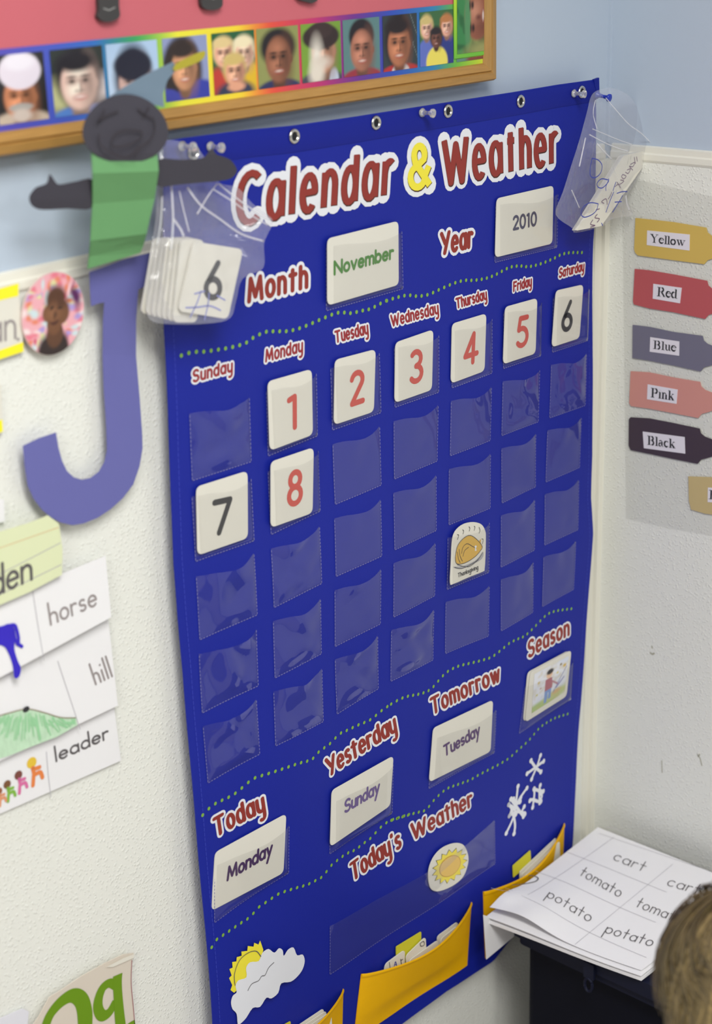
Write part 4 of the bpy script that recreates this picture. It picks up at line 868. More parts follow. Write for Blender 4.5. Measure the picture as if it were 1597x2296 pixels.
# lined green strip
tg, _ = sheet('sentence_strip', 'L2', ((-420,160),(330,20),(430,330),(-420,760)), '', 'paper', mat('pale_green_card', (218, 224, 184), .7, .02, 10))
bpy.data.objects.remove(bpy.data.objects[tg.children[0].name]) ; FG = on_sheet(.0165)
mb = MB(); gp = [FG.hit(*p) for p in q('L2', (-420,260), (-200,180), (0,130), (200,70), (330,18), (405,75), (430,250), (425,425), (200,545), (0,632), (-420,800))]
mb.plate(FG, gp, -.0008, 0, MATS['pale_green_card']); mb.build('card_strip', tg); tg['label'] = 'pale green ruled strip lettered den under the letter J'
mb = MB()
write(mb, FG, 'den', *q('L2', (-50,575), (215,455)), q1('L2', -60, 380), [(M_pencil, .0034, .0034, (0, 0))], .56, .3, w0=.0003)
mb.build('lettering', tg)
mb = MB()
for L, m_ in (((( -400,350),(0,240),(400,100)), mat('rule_orange', (216, 186, 140), .7)), (((-400,540),(0,420),(415,205)), M_line), (((-400,720),(0,560),(420,355)), M_line)): scribble(mb, FG, q('L2', *L), .0008, .0002, m_, False)
mb.build('ruled_lines', tg)
# name card and yellow bars, round photo
NF = on_sheet(.004)
tn = thing('name_card', NF.to3(*NF.hit(0, 780), 0), 'white name card with yellow bars at the left frame edge', 'card')
mb = MB(); mb.plate(NF, [NF.hit(*p) for p in q('L1', (-200,300), (130,238), (170,722), (-200,850))], -.001, 0, M_card); mb.build('card_face', tn)
M_by = mat('bright_yellow_tape', (248, 236, 40), .5); mb = MB()
mb.plate(NF, [NF.hit(*p) for p in q('L1', (-200,335), (132,240), (130,330), (-200,410))], None, .0003, M_by); mb.build('yellow_bar', tn); mb = MB(); mb.plate(NF, [NF.hit(*p) for p in q('L1', (-200,790), (165,660), (168,728), (-200,850))], None, .0003, M_by); mb.build('yellow_bar', tn)
mb = MB(); write(mb, NF, 'an', *q('L1', (-75,668), (108,632)), q1('L1', -78, 470), [(M_gray, .0026, .0026, (0, 0))], .66, .32, w0=.0003); scribble(mb, NF, q('L1', (128,640), (129,641)), .003, .0003, M_gray); mb.build('lettering', tn)
tn = thing('name_card', NF.to3(*NF.hit(0, 960), 0), 'edge of a second name card with a yellow bar, below the first', 'card')
mb = MB(); mb.plate(NF, [NF.hit(*p) for p in q('L1', (-200,1100), (8,960), (20,1300), (-200,1400))], -.001, 0, M_card); mb.build('card_face', tn)
mb = MB(); mb.plate(NF, [NF.hit(*p) for p in q('L1', (-200,1300), (14,1215), (20,1300), (-200,1390))], None, .0003, M_by); mb.build('yellow_bar', tn)
tn = thing('white_card', NF.to3(*NF.hit(0, 1168), 0), 'corner of a plain white card at the left edge beside the J', 'card')
mb = MB(); mb.plate(NF, [NF.hit(*p) for p in q('L1', (-200,1760), (28,1790), (36,1945), (-200,2010))], -.001, 0, M_paper); mb.build('card_face', tn)
RFm = on_sheet(.007)
tr_ = thing('round_photo', RFm.to3(*RFm.hit(118, 798), 0), 'round photo of a child against a pink floral background', 'photograph')
C0 = RFm.hit(*q1('L1', 382, 458)); ux = RFm.hit(*q1('L1', 600, 440)) - C0; uy = RFm.hit(*q1('L1', 400, 158)) - C0
mb = MB(); circ = [C0 + ux * math.cos(a / 18 * math.pi) + uy * math.sin(a / 18 * math.pi) for a in range(36)]
mb.plate(RFm, circ, -.002, 0, mat('photo_card', (225, 200, 195), .6)); mb.build('photo_card', tr_)
flo = [(226,120,140), (236,170,180), (226,130,100), (170,150,210), (220,215,160), (200,220,225), (240,220,220), (206,80,110)]; rr = random.Random(5); ops = []
for i in range(110): ops.append(('e', rr.random(), rr.random(), rr.uniform(.03, .07), rr.uniform(.03, .06), flo[rr.randrange(8)], .5))
ops += [('e', .9, .25, .06, .2, (90,40,90), .5), ('e', .55, 1.0, .30, .26, (48,36,36), .15), ('e', .56, .76, .16, .16, (92,60,42), .15), ('e', .54, .48, .22, .28, (112,74,50), .08), ('e', .55, .30, .23, .14, (84,52,36), .3), ('e', .48, .50, .10, .1, (136,92,64), .9), ('e', .46, .42, .035, .02, (44,28,24), .4), ('e', .62, .42, .035, .02, (44,28,24), .4), ('e', .53, .52, .03, .05, (84,54,38), .6), ('e', .53, .62, .09, .02, (70,36,32), .5)]
im = paint(ops, 56, 56, (232, 170, 180))
def disc_fn(s, t):
    a, b = 2*s - 1, 1 - 2*t; r_ = math.hypot(a, b); mx = max(abs(a), abs(b)); k = mx / r_ if r_ > 1e-6 else 1
    p = C0 + ux * a * k * .99 + uy * b * k * .99; return RFm.to3(p[0], p[1], .0004)
print_mesh('photo_print', disc_fn, im, tr_)
# Qq poster
QF = on_sheet(.003)
tq = thing('letter_poster', QF.to3(*QF.hit(100, 2296), 0), 'cream alphabet poster with green letters Q q at the lower left', 'poster')
mb = MB(); qp = q('L3', (210,1600),(260,1530),(340,1385),(430,1330),(560,1240),(740,1140),(870,1078),(945,1068),(930,1150),(928,1280),(950,1560),(960,1700),(1000,2400),(-200,2600),(100,1800))
mb.plate(QF, [QF.hit(*p) for p in qp], -.0008, 0, mat('cream_poster', (214, 204, 190), .5, .02, 8), wfun=lambda u, v: .003); mb.build('poster_sheet', tq)
mb = MB(); mb.plate(QF, [QF.hit(*p) for p in q('L3', (740,1165),(870,1098),(945,1070),(938,1100),(870,1130),(790,1165))], None, .0045, mat('clear_tape', (226, 222, 210), .2)); mb.build('tape', tq)
M_qg = mat('poster_green', (106, 146, 20), .45); mb = MB()
def brush(pts, wd, m, w): # variable width stroke
    P = catmull([QF.hit(*p) for p in q('L3', *pts)], 6); ws = np.interp(np.linspace(0, 1, len(P)), np.linspace(0, 1, len(wd)), wd); vs = []
    for i, p in enumerate(P):
        t = P[min(i+1, len(P)-1)] - P[max(i-1, 0)]; t = t / np.linalg.norm(t); nn = np.array([-t[1], t[0]]); vs += [QF.to3(*(p - nn*ws[i]/2), w), QF.to3(*(p + nn*ws[i]/2), w)]
    mb.add(vs, [(2*i, 2*i+2, 2*i+3, 2*i+1) for i in range(len(P)-1)], m)
brush(((300,1700),(310,1600),(350,1500),(430,1410),(510,1370),(570,1410),(595,1520),(590,1650),(560,1800),(480,1900),(380,1880),(310,1800),(300,1700)), (.012,.012,.016,.020,.018,.013,.013), M_qg, .0035)
brush(((480,1720),(560,1860),(660,2000)), (.010,.012,.01), M_qg, .0036)
brush(((812,1300),(770,1282),(720,1320),(690,1400),(690,1470),(720,1515),(770,1490),(812,1410)), (.010,.011,.013,.013,.009), M_qg, .0035)
brush(((828,1222),(826,1300),(838,1480),(860,1700),(860,1850)), (.013,.012,.014,.013), M_qg, .0037)
brush(((860,1640),(910,1590),(952,1560)), (.006,.008,.006), M_qg, .0036)
mb.build('printed_letters', tq)
mb = MB(); scribble(mb, QF, q('L3', (930,1120),(925,1280),(940,1450),(950,1570),(960,1700)), .0008, .0036, mat('maroon_edge', (150, 60, 80), .5)); mb.build('edge_line', tq)
tn = thing('white_card', QF.to3(*QF.hit(20, 2296), 0), 'white paper corner left of the alphabet poster', 'paper')
mb = MB(); mb.plate(on_sheet(.001), [QF.hit(*p) for p in q('L3', (-200,1640), (170,1480), (215,1500), (180,1900), (-200,1900))], -.0008, 0, mat('lilac_white_paper', (222, 222, 230), .6)); mb.build('card_face', tn)
# ------------------------------------------------------------------ crayon name tags on the right wall
CRF = RW(XC - .0022)
CG = 'crayon-shaped colour tags on the right wall'
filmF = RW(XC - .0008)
tfilm = thing('grey_tint_sheet', filmF.to3(*filmF.hit(1400, 1160), 0), 'see-through, slightly grey sheet behind the crayon tags', 'plastic sheet')
mb = MB(); mb.plate(filmF, [filmF.hit(*p) for p in ((1404,1163),(1500,1185),(1597,1202),(1700,1222),(1700,470),(1597,440),(1396,395),(1396,440))], None, 0, film('grey_tint', (.93, .93, .925), .35, .02, .25)); mb.build('film', tfilm)  # see-through sheet that turns the panel behind the tags slightly greyer
def serif(mb, fr, text, bl, br, cap, m, w0):
    """bold roman lettering: thick stems, thin hairlines, small serifs"""
    p0, p1, pc = fr.hit(*bl), fr.hit(*br), fr.hit(*cap); U = p1 - p0; V = pc - p0
    G = {'Y': (1.35, [('k', (.25,2,.68,1), 1), ('n', (1.1,2,.68,1), 0), ('k', (.68,1,.68,0), 1)], [(.0,2,.5), (.88,2,.4), (.42,0,.52)]),
         'e': (.85, [('n', (.2,.62,.78,.62), 0), ('c', (.45,.5,.34,.46,10,120), .55), ('c', (.45,.5,.34,.46,110,300), 1), ('c', (.45,.5,.34,.46,300,335), .4)], []),
         'l': (.45, [('k', (.25,2,.25,0), 1)], [(.0,0,.5), (.0,1.97,.28)]),
         'o': (.95, [('c', (.47,.5,.33,.46,100,260), 1), ('c', (.47,.5,.33,.46,-80,80), 1), ('c', (.47,.5,.33,.46,70,110), .4), ('c', (.47,.5,.33,.46,250,290), .4)], []),
         'w': (1.4, [('k', (.2,1,.48,.05), .9), ('n', (.7,.85,.48,.05), 0), ('k', (.65,1,.95,.05), .9), ('n', (1.22,1,.95,.05), 0)], [(.02,1,.4), (.5,1,.35), (1.05,1,.32)]),
         'R': (1.4, [('k', (.35,2,.35,0), 1.1), ('n', (.3,1.97,.75,1.97), 0), ('c', (.72,1.52,.3,.44,-80,80), 1), ('n', (.35,1.05,.78,1.05), 0), ('k', (.75,1,1.2,.05), 1)], [(.05,0,.6), (.05,2,.4), (1.05,0,.35)]),
         'd': (1.0, [('c', (.42,.5,.3,.46,90,270), 1), ('n', (.42,.95,.7,.9), 0), ('n', (.42,.05,.7,.1), 0), ('k', (.74,2,.74,0), 1)], [(.55,1.97,.2), (.74,0,.27)]),
         'B': (1.3, [('k', (.35,2,.35,0), 1.1), ('n', (.3,1.97,.75,1.97), 0), ('c', (.7,1.52,.28,.44,-80,80), 1), ('n', (.35,1.05,.78,1.05), 0), ('c', (.74,.53,.32,.5,-80,80), 1), ('n', (.3,.03,.78,.03), 0)], [(.05,0,.35), (.05,2,.35)]),
         'u': (1.0, [('k', (.28,1,.28,.25), 1), ('c', (.47,.25,.2,.22,180,300), .7), ('k', (.76,1,.76,0), 1)], [(.06,1,.2), (.58,1,.2), (.76,0,.25)]),
         'P': (1.25, [('k', (.35,2,.35,0), 1.1), ('n', (.3,1.97,.75,1.97), 0), ('c', (.72,1.45,.32,.5,-80,80), 1), ('n', (.35,.97,.75,.97), 0)], [(.05,0,.6), (.05,2,.35)]),
         'i': (.5, [('k', (.26,1,.26,0), 1), ('k', (.26,1.62,.26,1.66), 1.3)], [(.04,0,.44), (.04,1,.2)]),
         'n': (1.05, [('k', (.27,1,.27,0), 1), ('c', (.5,.7,.25,.27,20,160), .5), ('k', (.77,.75,.77,0), 1)], [(.06,0,.42), (.58,0,.42), (.06,1,.2)]),
         'k': (1.05, [('k', (.27,2,.27,0), 1), ('n', (.8,.97,.35,.42), 0), ('k', (.48,.55,.85,.05), 1)], [(.04,1.97,.2), (.04,0,.44), (.62,0,.42), (.62,.97,.32)]),
         'a': (.9, [('k', (.62,.75,.62,.1), 1), ('c', (.42,.72,.22,.25,10,160), .5), ('c', (.36,.28,.2,.26,60,290), .8)], [(.62,.0,.25)]),
         'c': (.8, [('c', (.45,.5,.33,.46,110,290), 1), ('c', (.45,.5,.33,.46,40,110), .5), ('c', (.45,.5,.33,.46,290,320), .4)], []),
         'r': (.75, [('k', (.27,1,.27,0), 1), ('c', (.55,.72,.2,.24,60,170), .6)], [(.04,0,.46), (.06,1,.2)])}
    tot = sum(G[c][0] for c in text); x = 0; hgt = np.linalg.norm(V); T = hgt * .19; N = hgt * .05; k_ = 0
    P = lambda a, b: p0 + U * ((x + a) / tot) + V * (b / 2 if True else 0)
    for ch in text:
        wd, st, sf = G[ch]; ys = (lambda y: y if ch.isupper() else (y * .68 / .5 * .5 * 2 if y <= 1 else 1.36 + (y - 1) * .64))
        for kind, a, wt in st:
            w_ = max(N, T * wt) if kind != 'n' else N; k_ += 1
            if kind in 'kn': ell_ribbon(mb, fr, [P(a[0], ys(a[1])), P(a[2], ys(a[3]))], w_, w_, w0 + k_ * 6e-6, m, True)
            else: ell_ribbon(mb, fr, [P(b[0], ys(b[1])) for b in arc(*a)], w_, w_, w0 + k_ * 6e-6, m, True)
        for sx, sy, sw in sf: k_ += 1; ell_ribbon(mb, fr, [P(sx, ys(sy)), P(sx + sw, ys(sy))], N * 1.2, N * 1.2, w0 + k_ * 6e-6, m, True)
        x += wd
def crayon(body, label_poly, text, tb, col, name, where):
    t = thing('crayon_tag', CRF.to3(*CRF.hit(*q1('R1', *body[-1])), 0), where, 'paper tag', CG)
    mb = MB(); mb.plate(CRF, [CRF.hit(*p) for p in q('R1', *body)], -.0006, 0, mat(name, col, .5, .03, 12)); mb.build('crayon_shape', t)
    mb = MB(); mb.plate(CRF, [CRF.hit(*p) for p in q('R1', *label_poly)], 0, .0004, mat('label_white', (226, 222, 230), .5)); l = mb.build('word_label', t)
    mb = MB(); serif(mb, CRF, text, *q('R1', tb[0], tb[1], tb[2]), M_black, .0006); mb.build('printed_word', l)
tip = lambda x0, y0, y1: [(x0, y0), (x0 + 8, y0 + 32), (x0 + 35, y0 + 55), (x0 + 180, y0 + 110), (x0 + 190, y0 + 160), (x0 + 60, y1 - 42), (x0 + 10, y1 - 28), (x0 - 14, y1)]
crayon([(383,118)] + [(640,146)] + tip(870, 185, 436) + [(640,408), (400,376), (380,355), (374,330)], ((465,204), (757,232), (755,342), (462,304)), 'Yellow', ((484,283), (728,312), (486,228)), (208,178,92), 'tag_yellow', 'yellow crayon-shaped tag labelled Yellow, topmost of the column')
crayon([(378,468), (480,478), (640,505)] + tip(876, 550, 812) + [(640,765), (480,740), (372,712), (366,690)], ((507,570), (702,598), (690,704), (503,672)), 'Red', ((530,652), (672,670), (534,592)), (184,88,92), 'tag_red', 'red crayon-shaped tag labelled Red under the yellow one')
crayon([(364,852), (480,866), (640,900)] + tip(845, 928, 1172) + [(640,1130), (480,1098), (362,1080)], ((486,936), (685,966), (684,1064), (482,1036)), 'Blue', ((504,1014), (666,1034), (506,958)), (114,112,130), 'tag_slate', 'slate blue crayon-shaped tag labelled Blue, third in the column')
crayon([(350,1170), (480,1178), (640,1212)] + tip(828, 1244, 1492) + [(640,1458), (480,1428), (352,1410), (340,1390)], ((468,1260), (674,1296), (666,1394), (464,1362)), 'Pink', ((488,1346), (652,1370), (490,1284)), (206,144,134), 'tag_pink', 'pink crayon-shaped tag labelled Pink above the black one')
crayon([(338,1500), (350,1486), (480,1494), (640,1525)] + tip(824, 1564, 1806) + [(640,1772), (480,1738), (350,1712), (336,1680)], ((434,1584), (722,1622), (726,1736), (442,1698)), 'Black', ((464,1672), (660,1698), (464,1612)), (70,58,68), 'tag_black', 'black crayon-shaped tag labelled Black above the tan one')
crayon([(746,1892), (909,1898), (1150,1915)] + tip(1240, 1932, 2200) + [(1000,2168), (860,2148), (765,2120), (750,2060)], ((882,1968), (1150,1990), (1150,2090), (880,2068)), 'Br', ((886,2045), (990,2058), (888,1985)), (196,176,126), 'tag_tan', 'tan crayon-shaped tag, lowest, cut by the right frame edge')
# ------------------------------------------------------------------ plastic bags
def bag(anchor, label, outline, yfun, ridge, crop, nm=24):
    t = thing('plastic_bag', anchor, label, 'plastic bag')
    P = catmull([np.array(p) for p in outline], 4, True); c = np.mean(P, axis=0)
    for side in (0, 1):
        mb = MB(); vs = []; rings = 12; n = len(P); rr = random.Random(3 + side)
        for k in range(rings + 1):
            f_ = 1 - k / rings
            for i, p in enumerate(P):
                a = c + (p - c) * f_; e = 1 - f_ ** 2
                d = .009 * e * (1 if side == 0 else -.15) + .0022 * math.sin(a[0] * .11 + a[1] * .05 + side) * math.sin(a[1] * .07 - a[0] * .03) * (1 if side == 0 else .3) * min(1, e * 3)
                vs.append(hitY(a[0], a[1], yfun(a[0], a[1]) - d if side == 0 else yfun(a[0], a[1]) * f_ ** 2 + (1 - f_ ** 2) * -.0105 - .15 * d))
        fs = []
        for k in range(rings):
            for i in range(n): f4 = (k*n+i, k*n+(i+1) % n, (k+1)*n+(i+1) % n, (k+1)*n+i); fs.append(f4)
        mb.add(vs, fs, M_bag); mb.build('bag_film', t, True)
    mb = MB()
    for L, r in ridge:
        P_ = catmull([np.array(p) for p in q(crop, *L)], 5); mb.tube([hitY(p[0], p[1], yfun(p[0], p[1]) - .010) for p in P_], r, M_bagline, 6)
    mb.build('zip_ridge', t, True); return t
# left bag with number cards
ylf = lambda x, y: float(np.interp(y, [310, 400, 470, 540, 730], [-.010, -.022, -.036, -.048, -.050]))
lo_px = q('Z', (150,110),(260,70),(420,100),(560,170),(640,260),(800,540),(1010,600),(1180,780),(1380,930),(1400,1020),(1310,1220),(1300,1500),(1070,1620),(1000,1850),(930,2060),(700,2120),(300,2130),(30,2080),(-20,1800),(10,1500),(60,1180),(100,900),(110,600),(140,300))
bag(hitY(428, 330, -.008), 'clear zip bag of number cards hanging at the chart top left', lo_px, ylf,
    [(((450,600),(600,800),(820,960),(1050,1120),(1300,1200)), .0011), (((800,560),(1000,720),(1200,860),(1380,960)), .0009), (((740,620),(960,760),(1180,920),(1350,1020)), .0008), (((780,560),(680,700),(560,900)), .0008),
     (((270,560),(285,800),(290,1000),(270,1300)), .0011), (((170,700),(150,1000),(110,1250)), .0007), (((290,950),(370,1060),(410,1150)), .0012), (((360,640),(420,900),(470,1100)), .0006)], 'Z')
ORD = ('first', 'second', 'third', 'fourth', 'fifth', 'sixth', 'seventh')
for i in range(8):
    f_ = i / 6; Y = -.016 - .0045 * i; fr = wallF(Y)
    def L(a, b): return (a[0] + (b[0]-a[0]) * f_, a[1] + (b[1]-a[1]) * f_)
    c4 = q('Z', L((80,1165),(380,1180)), L((520,1155),(640,1185)), L((360,2060),(560,2110)), L((-70,2010),(290,2110))) if i < 7 else q('Z', (530,1205), (1075,1292), (905,2075), (350,1985))
    P = rrect(fr, c4, .007); cc = min(p[1] for p in P); t = thing('number_card', fr.to3(P[0][0], cc, 0), 'white number card 6 with blue pen strokes in the left bag' if i == 7 else ('white card seen by its edge in the left bag, %s from the left' % ORD[i]), 'card', 'number cards in the left bag')
    mb = MB(); mb.plate(fr, P, -.0019, 0, M_card); mb.build('card_face', t)
    if i == 7:
        mb = MB(); write(mb, fr, '6', *q('Z', (650,1835), (815,1835)), q1('Z', 660, 1445), [(M_black, .0066, .0062, (0, 0))], w0=.0002); mb.build('printed_number', t)
        mb = MB(); M_pale = mat('pale_blue_pen', (130, 136, 205), .6)
        for Lq in (((430,1945),(560,1940),(700,1925),(820,1975)), ((480,2050),(560,1880),(600,1760)), ((640,2080),(680,1900),(690,1780)), ((530,1790),(640,1760)), ((780,1810),(870,1860))): scribble(mb, fr, q('Z', *Lq), .0014, .0004, M_pale)
        mb.build('pen_marks', t)
# right bag with yesterday strips
yrf = lambda x, y: float(np.interp(y, [190, 330, 520], [-.014, -.034, -.030]))
ro_px = q('R0', (540,225),(620,195),(700,190),(860,270),(1000,500),(1080,600),(1112,720),(1085,800),(1000,900),(930,1000),(860,1110),(830,1180),(850,1290),(880,1340),(700,1370),(600,1440),(370,1495),(330,1450),(186,1330),(250,1130),(330,880),(400,660),(470,400),(500,280))
bag(hitY(1330, 212, -.012), 'clear zip bag of word strips hanging by the corner', ro_px, yrf,
    [(((640,280),(740,400),(850,520),(960,600),(1060,700)), .0008), (((490,610),(620,680),(740,730),(840,760)), .0008), (((520,560),(640,610),(760,660),(880,700)), .0006), (((455,640),(430,760),(400,900)), .0009), (((545,300),(525,420),(560,560)), .0006),
     (((560,690),(620,760),(690,830)), .0010), (((820,1160),(830,1240),(850,1290)), .0009), (((330,1110),(370,1200),(400,1270)), .0007)], 'R0')
for i, (dx, lab) in enumerate(((-34, 'blank white strip, hindmost in the right bag'), (-22, 'blank white strip, second from the back in the right bag'), (-10, 'blank white strip behind the written one in the right bag'), (0, 'white strip with crossed-out pen writing in the right bag'))):
    Y = -.026 - .003 * i; fr = wallF(Y)
    P = rrect(fr, q('R0', (800+dx,800), (1090+dx,735), (600+dx,1435), (372+dx,1478)), .003)
    t = thing('word_strip', fr.to3(*P[-1], 0), lab, 'card', 'strips in the right bag'); mb = MB(); mb.plate(fr, P, -.0015, 0, M_card); mb.build('card_face', t)
    if i == 3:
        mb = MB()
        for Lq in (((895,815),(900,850),(905,870)), ((915,812),(922,850)), ((860,880),(900,860),(880,900),(850,895),(880,930)), ((830,930),(860,920),(840,960),(815,950)), ((790,970),(820,985),(800,1010),(780,990),(790,970)), ((770,1020),(800,1030),(760,1060),(740,1040)), ((720,1080),(750,1060),(770,1090)), ((620,1230),(600,1215),(640,1190),(650,1240)), ((560,1330),(540,1360),(580,1370),(560,1400)), ((520,1380),(500,1420),(540,1430),(500,1445)), ((690,1130),(680,1160),(660,1190)), ((550,1290),(580,1280))):
            scribble(mb, fr, q('R0', *Lq), .0012, .0003, mat('maroon_pen', (120, 92, 120), .6))
        mb.build('pen_writing', t)
BFm = wallF(-.0465)
tb = [o for o in bpy.data.objects if o.get('label') == 'clear zip bag of word strips hanging by the corner'][0]
mb = MB()
for i, Lq in enumerate((((515,830),(500,900),(500,980),(540,1000),(590,960),(605,890),(570,840),(515,825)), ((660,1020),(600,1010),(560,1050),(570,1085),(610,1090),(660,1040),(665,1010)), ((660,1030),(640,1080),(640,1115)), ((730,1040),(715,1080),(705,1115)), ((570,1235),(500,1225),(440,1260),(415,1320),(440,1355),(500,1340),(550,1300),(570,1240)), ((740,1140),(790,1125),(830,1125)), ((710,1130),(680,1200),(640,1310)), ((790,1160),(750,1230),(700,1310)), ((720,1220),(780,1215)), ((600,1410),(610,1430)))):
    scribble(mb, BFm, q('R0', *Lq), .0013, i * 1e-5, M_blueink)
mb.build('marker_writing', tb)
# ------------------------------------------------------------------ booklet and storage crate
ZB = .403; BK = Frame((0, 0, ZB), (0, -1, 0), (1, 0, 0), (0, 0, 1))
book = thing('word_booklet', (.6, -.14, ZB - .012), 'large white flip booklet of vocabulary words lying open on the dark crate', 'booklet')
def bkpts(cr_, *pts): return [BK.hit(*p) for p in q(cr_, *pts)]
BLp, BRp, TRp, TLp = [np.array(p) for p in bkpts('K', (108,872), (1137,1240), (1860,700), (850,300))]
TLp = np.array([max(TLp[0], .012), min(TLp[1], XC - .003)]); TRp = np.array([TRp[0], min(TRp[1], XC - .002)])
def page(name, w0, lift, inset=(0, 0, 0, 0), m=M_paper, nu=30, nv=24, th=.0005):
    a, b, c, d = BLp + np.array([inset[0], inset[1]]), BRp + np.array([inset[2], inset[1]]), TRp, TLp
    def pt(s, t, dw=0):
        p = (a*(1-s)+b*s)*(1-t) + (d*(1-s)+c*s)*t
        return BK.to3(p[0], p[1], w0 + dw + lift(s, t))
    mb = MB(); mb.grid(pt, nu, nv, m); mb.grid(lambda s, t: pt(s, t, -th), nu, nv, m, flip=True)
    e = [(i/nu, 0) for i in range(nu)] + [(1, j/nv) for j in range(nv)] + [(1-i/nu, 1) for i in range(nu)] + [(0, 1-j/nv) for j in range(nv)]
    vs = [];
    for s, t in e: vs += [pt(s, t), pt(s, t, -th)]
    n = len(e); mb.add(vs, [(2*i, 2*i+1, (2*i+3) % (2*n), (2*i+2) % (2*n)) for i in range(n)], m)
    return mb.build(name, book, True)
wav = lambda s, t: .002 * math.sin(5 * s + 1) * (1 - t) - .006 * (1 - t) * (s > 0) * s * .6
page('page', -.010, lambda s, t: wav(s, t) * .6, m=M_paper, th=.0045)
page('page', -.0045, lambda s, t: wav(s, t), (.003, -.001, 0, 0), th=.0008)
cur = lambda s, t: wav(s, t) * (1 - .2) + .017 * math.exp(-((s - .05) / .22) ** 2) * (1 - t) ** 2 * (1 if t > 0 else 1) * min(1, .25 + t * 5)
top = page('page', -.0015, lambda s, t: wav(s, t) + .014 * math.exp(-((s - .20) / .2) ** 2) * (1 - t) ** 3 + .010 * math.exp(-(s / .10) ** 2) * math.exp(-((t - .12) / .12) ** 2), (.004, .006, -.004, 0), th=.0005)
TP = Frame((0, 0, ZB + .0004), (0, -1, 0), (1, 0, 0), (0, 0, 1), None)
def lift_at(u, v):
    d1 = BRp - BLp; d2 = TLp - BLp; det = d1[0]*d2[1] - d1[1]*d2[0]; p = np.array([u, v]) - BLp
    s = (p[0]*d2[1] - p[1]*d2[0]) / det; t = (d1[0]*p[1] - d1[1]*p[0]) / det; s = min(max(s, 0), 1); t = min(max(t, 0), 1)
    return -.0015 + .0008 + wav(s, t) + .014 * math.exp(-((s - .20) / .2) ** 2) * (1 - t) ** 3 + .010 * math.exp(-(s / .10) ** 2) * math.exp(-((t - .12) / .12) ** 2)
TP = Frame((0, 0, ZB), (0, -1, 0), (1, 0, 0), (0, 0, 1), lift_at)
for w_, a, b in (('cart', (948,515), (1145,592)), ('tomato', (728,622), (988,757)), ('potato', (512,785), (792,917)), ('cart', (1300,677), (1505,737)), ('tomato', (1095,812), (1390,925)), ('potato', (893,978), (1198,1068))):
    mb = MB(); write(mb, TP, w_, *q('K', a, b), q1('K', a[0] + 42, a[1] - 62), [(M_pencil, .0014, .0014, (0, 0))], .52, .34, w0=.0003); mb.build('printed_word', top)
mb = MB()
for i, L in enumerate((((390,780),(600,625),(800,475),(955,370)), ((700,1060),(880,908),(1080,750),(1340,545)), ((650,470),(800,492),(1140,682),(1300,722)), ((440,598),(590,640),(950,835),(1230,915)), ((240,745),(400,785),(760,1003),(1168,1140)), ((860,345),(960,370),(1350,522),(1590,592)))):
    scribble(mb, TP, q('K', L[0], L[-1]), .0006, .0004 + i * 1e-5, M_line, False) if False else ell_ribbon(mb, TP, [TP.hit(*q1('K', L[0][0] + (L[-1][0] - L[0][0]) * k_ / 24, L[0][1] + (L[-1][1] - L[0][1]) * k_ / 24)) for k_ in range(25)], .0006, .0006, .0004 + i * 1e-5, M_line)
mb.build('ruled_lines', top)
mb = MB(); scribble(mb, TP, q('K', (290,705),(370,690),(440,672),(458,650),(440,635),(400,628)), .0018, .0003, M_pencil)
for L in (((900,305),(960,312),(1020,335)), ((150,760),(200,770),(270,778))): scribble(mb, TP, q('K', *L), .0010, .0003, M_line)
mb.build('drawn_outline', top)
# hanging page of the booklet, built as an object of its own
HPf = wallF(-.036)
mb = MB(); hp = [HPf.hit(*p) for p in q('K', (100,880), (320,960), (300,1022), (120,1172))]; mb.plate(HPf, hp, -.0006, 0, M_paper); tag(mb.build('hanging_page'), 'white booklet page hanging down in front of the corner yellow pocket', 'paper')
# crate
crate = thing('storage_crate', (.66, -.25, 0), 'dark navy plastic storage crate with a latched lid in the corner', 'crate')
cx0, cx1, cy0, cy1 = .485, XC - .040, -.56, -.045
zt_ = ZB - .0225
def rbox(mb, x0, y0, z0, x1, y1, z1, r, m):
    P = []
    for cx, cy, a0 in ((x1-r, y1-r, 0), (x0+r, y1-r, 90), (x0+r, y0+r, 180), (x1-r, y0+r, 270)):
        for k in range(5): a = math.radians(a0 + 22.5 * k); P.append((cx + r * math.cos(a), cy + r * math.sin(a)))
    n = len(P); vs = [(p[0], p[1], z0) for p in P] + [(p[0], p[1], z1) for p in P]
    mb.add(vs, [(i, (i+1) % n, n+(i+1) % n, n+i) for i in range(n)] + [tuple(range(n))[::-1], tuple(range(n, 2*n))], m)
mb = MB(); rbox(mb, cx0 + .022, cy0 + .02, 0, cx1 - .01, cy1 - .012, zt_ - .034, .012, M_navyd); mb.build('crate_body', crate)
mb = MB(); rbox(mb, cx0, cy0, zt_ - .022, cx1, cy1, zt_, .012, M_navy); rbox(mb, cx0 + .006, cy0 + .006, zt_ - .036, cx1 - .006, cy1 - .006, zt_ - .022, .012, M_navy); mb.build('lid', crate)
lp = hitX(1322, 2165, cx0 - .004)
mb = MB(); mb.box((cx0 - .006, lp[1] - .008, zt_ - .030), (cx0 - .001, lp[1] + .008, zt_ - .006), M_navy); mb.tube([(cx0 - .005, lp[1] + .006 * math.cos(a / 8 * math.pi), zt_ - .040 + .010 * math.sin(a / 8 * math.pi)) for a in range(17)], .0022, M_navy, 6, False); mb.build('latch', crate)
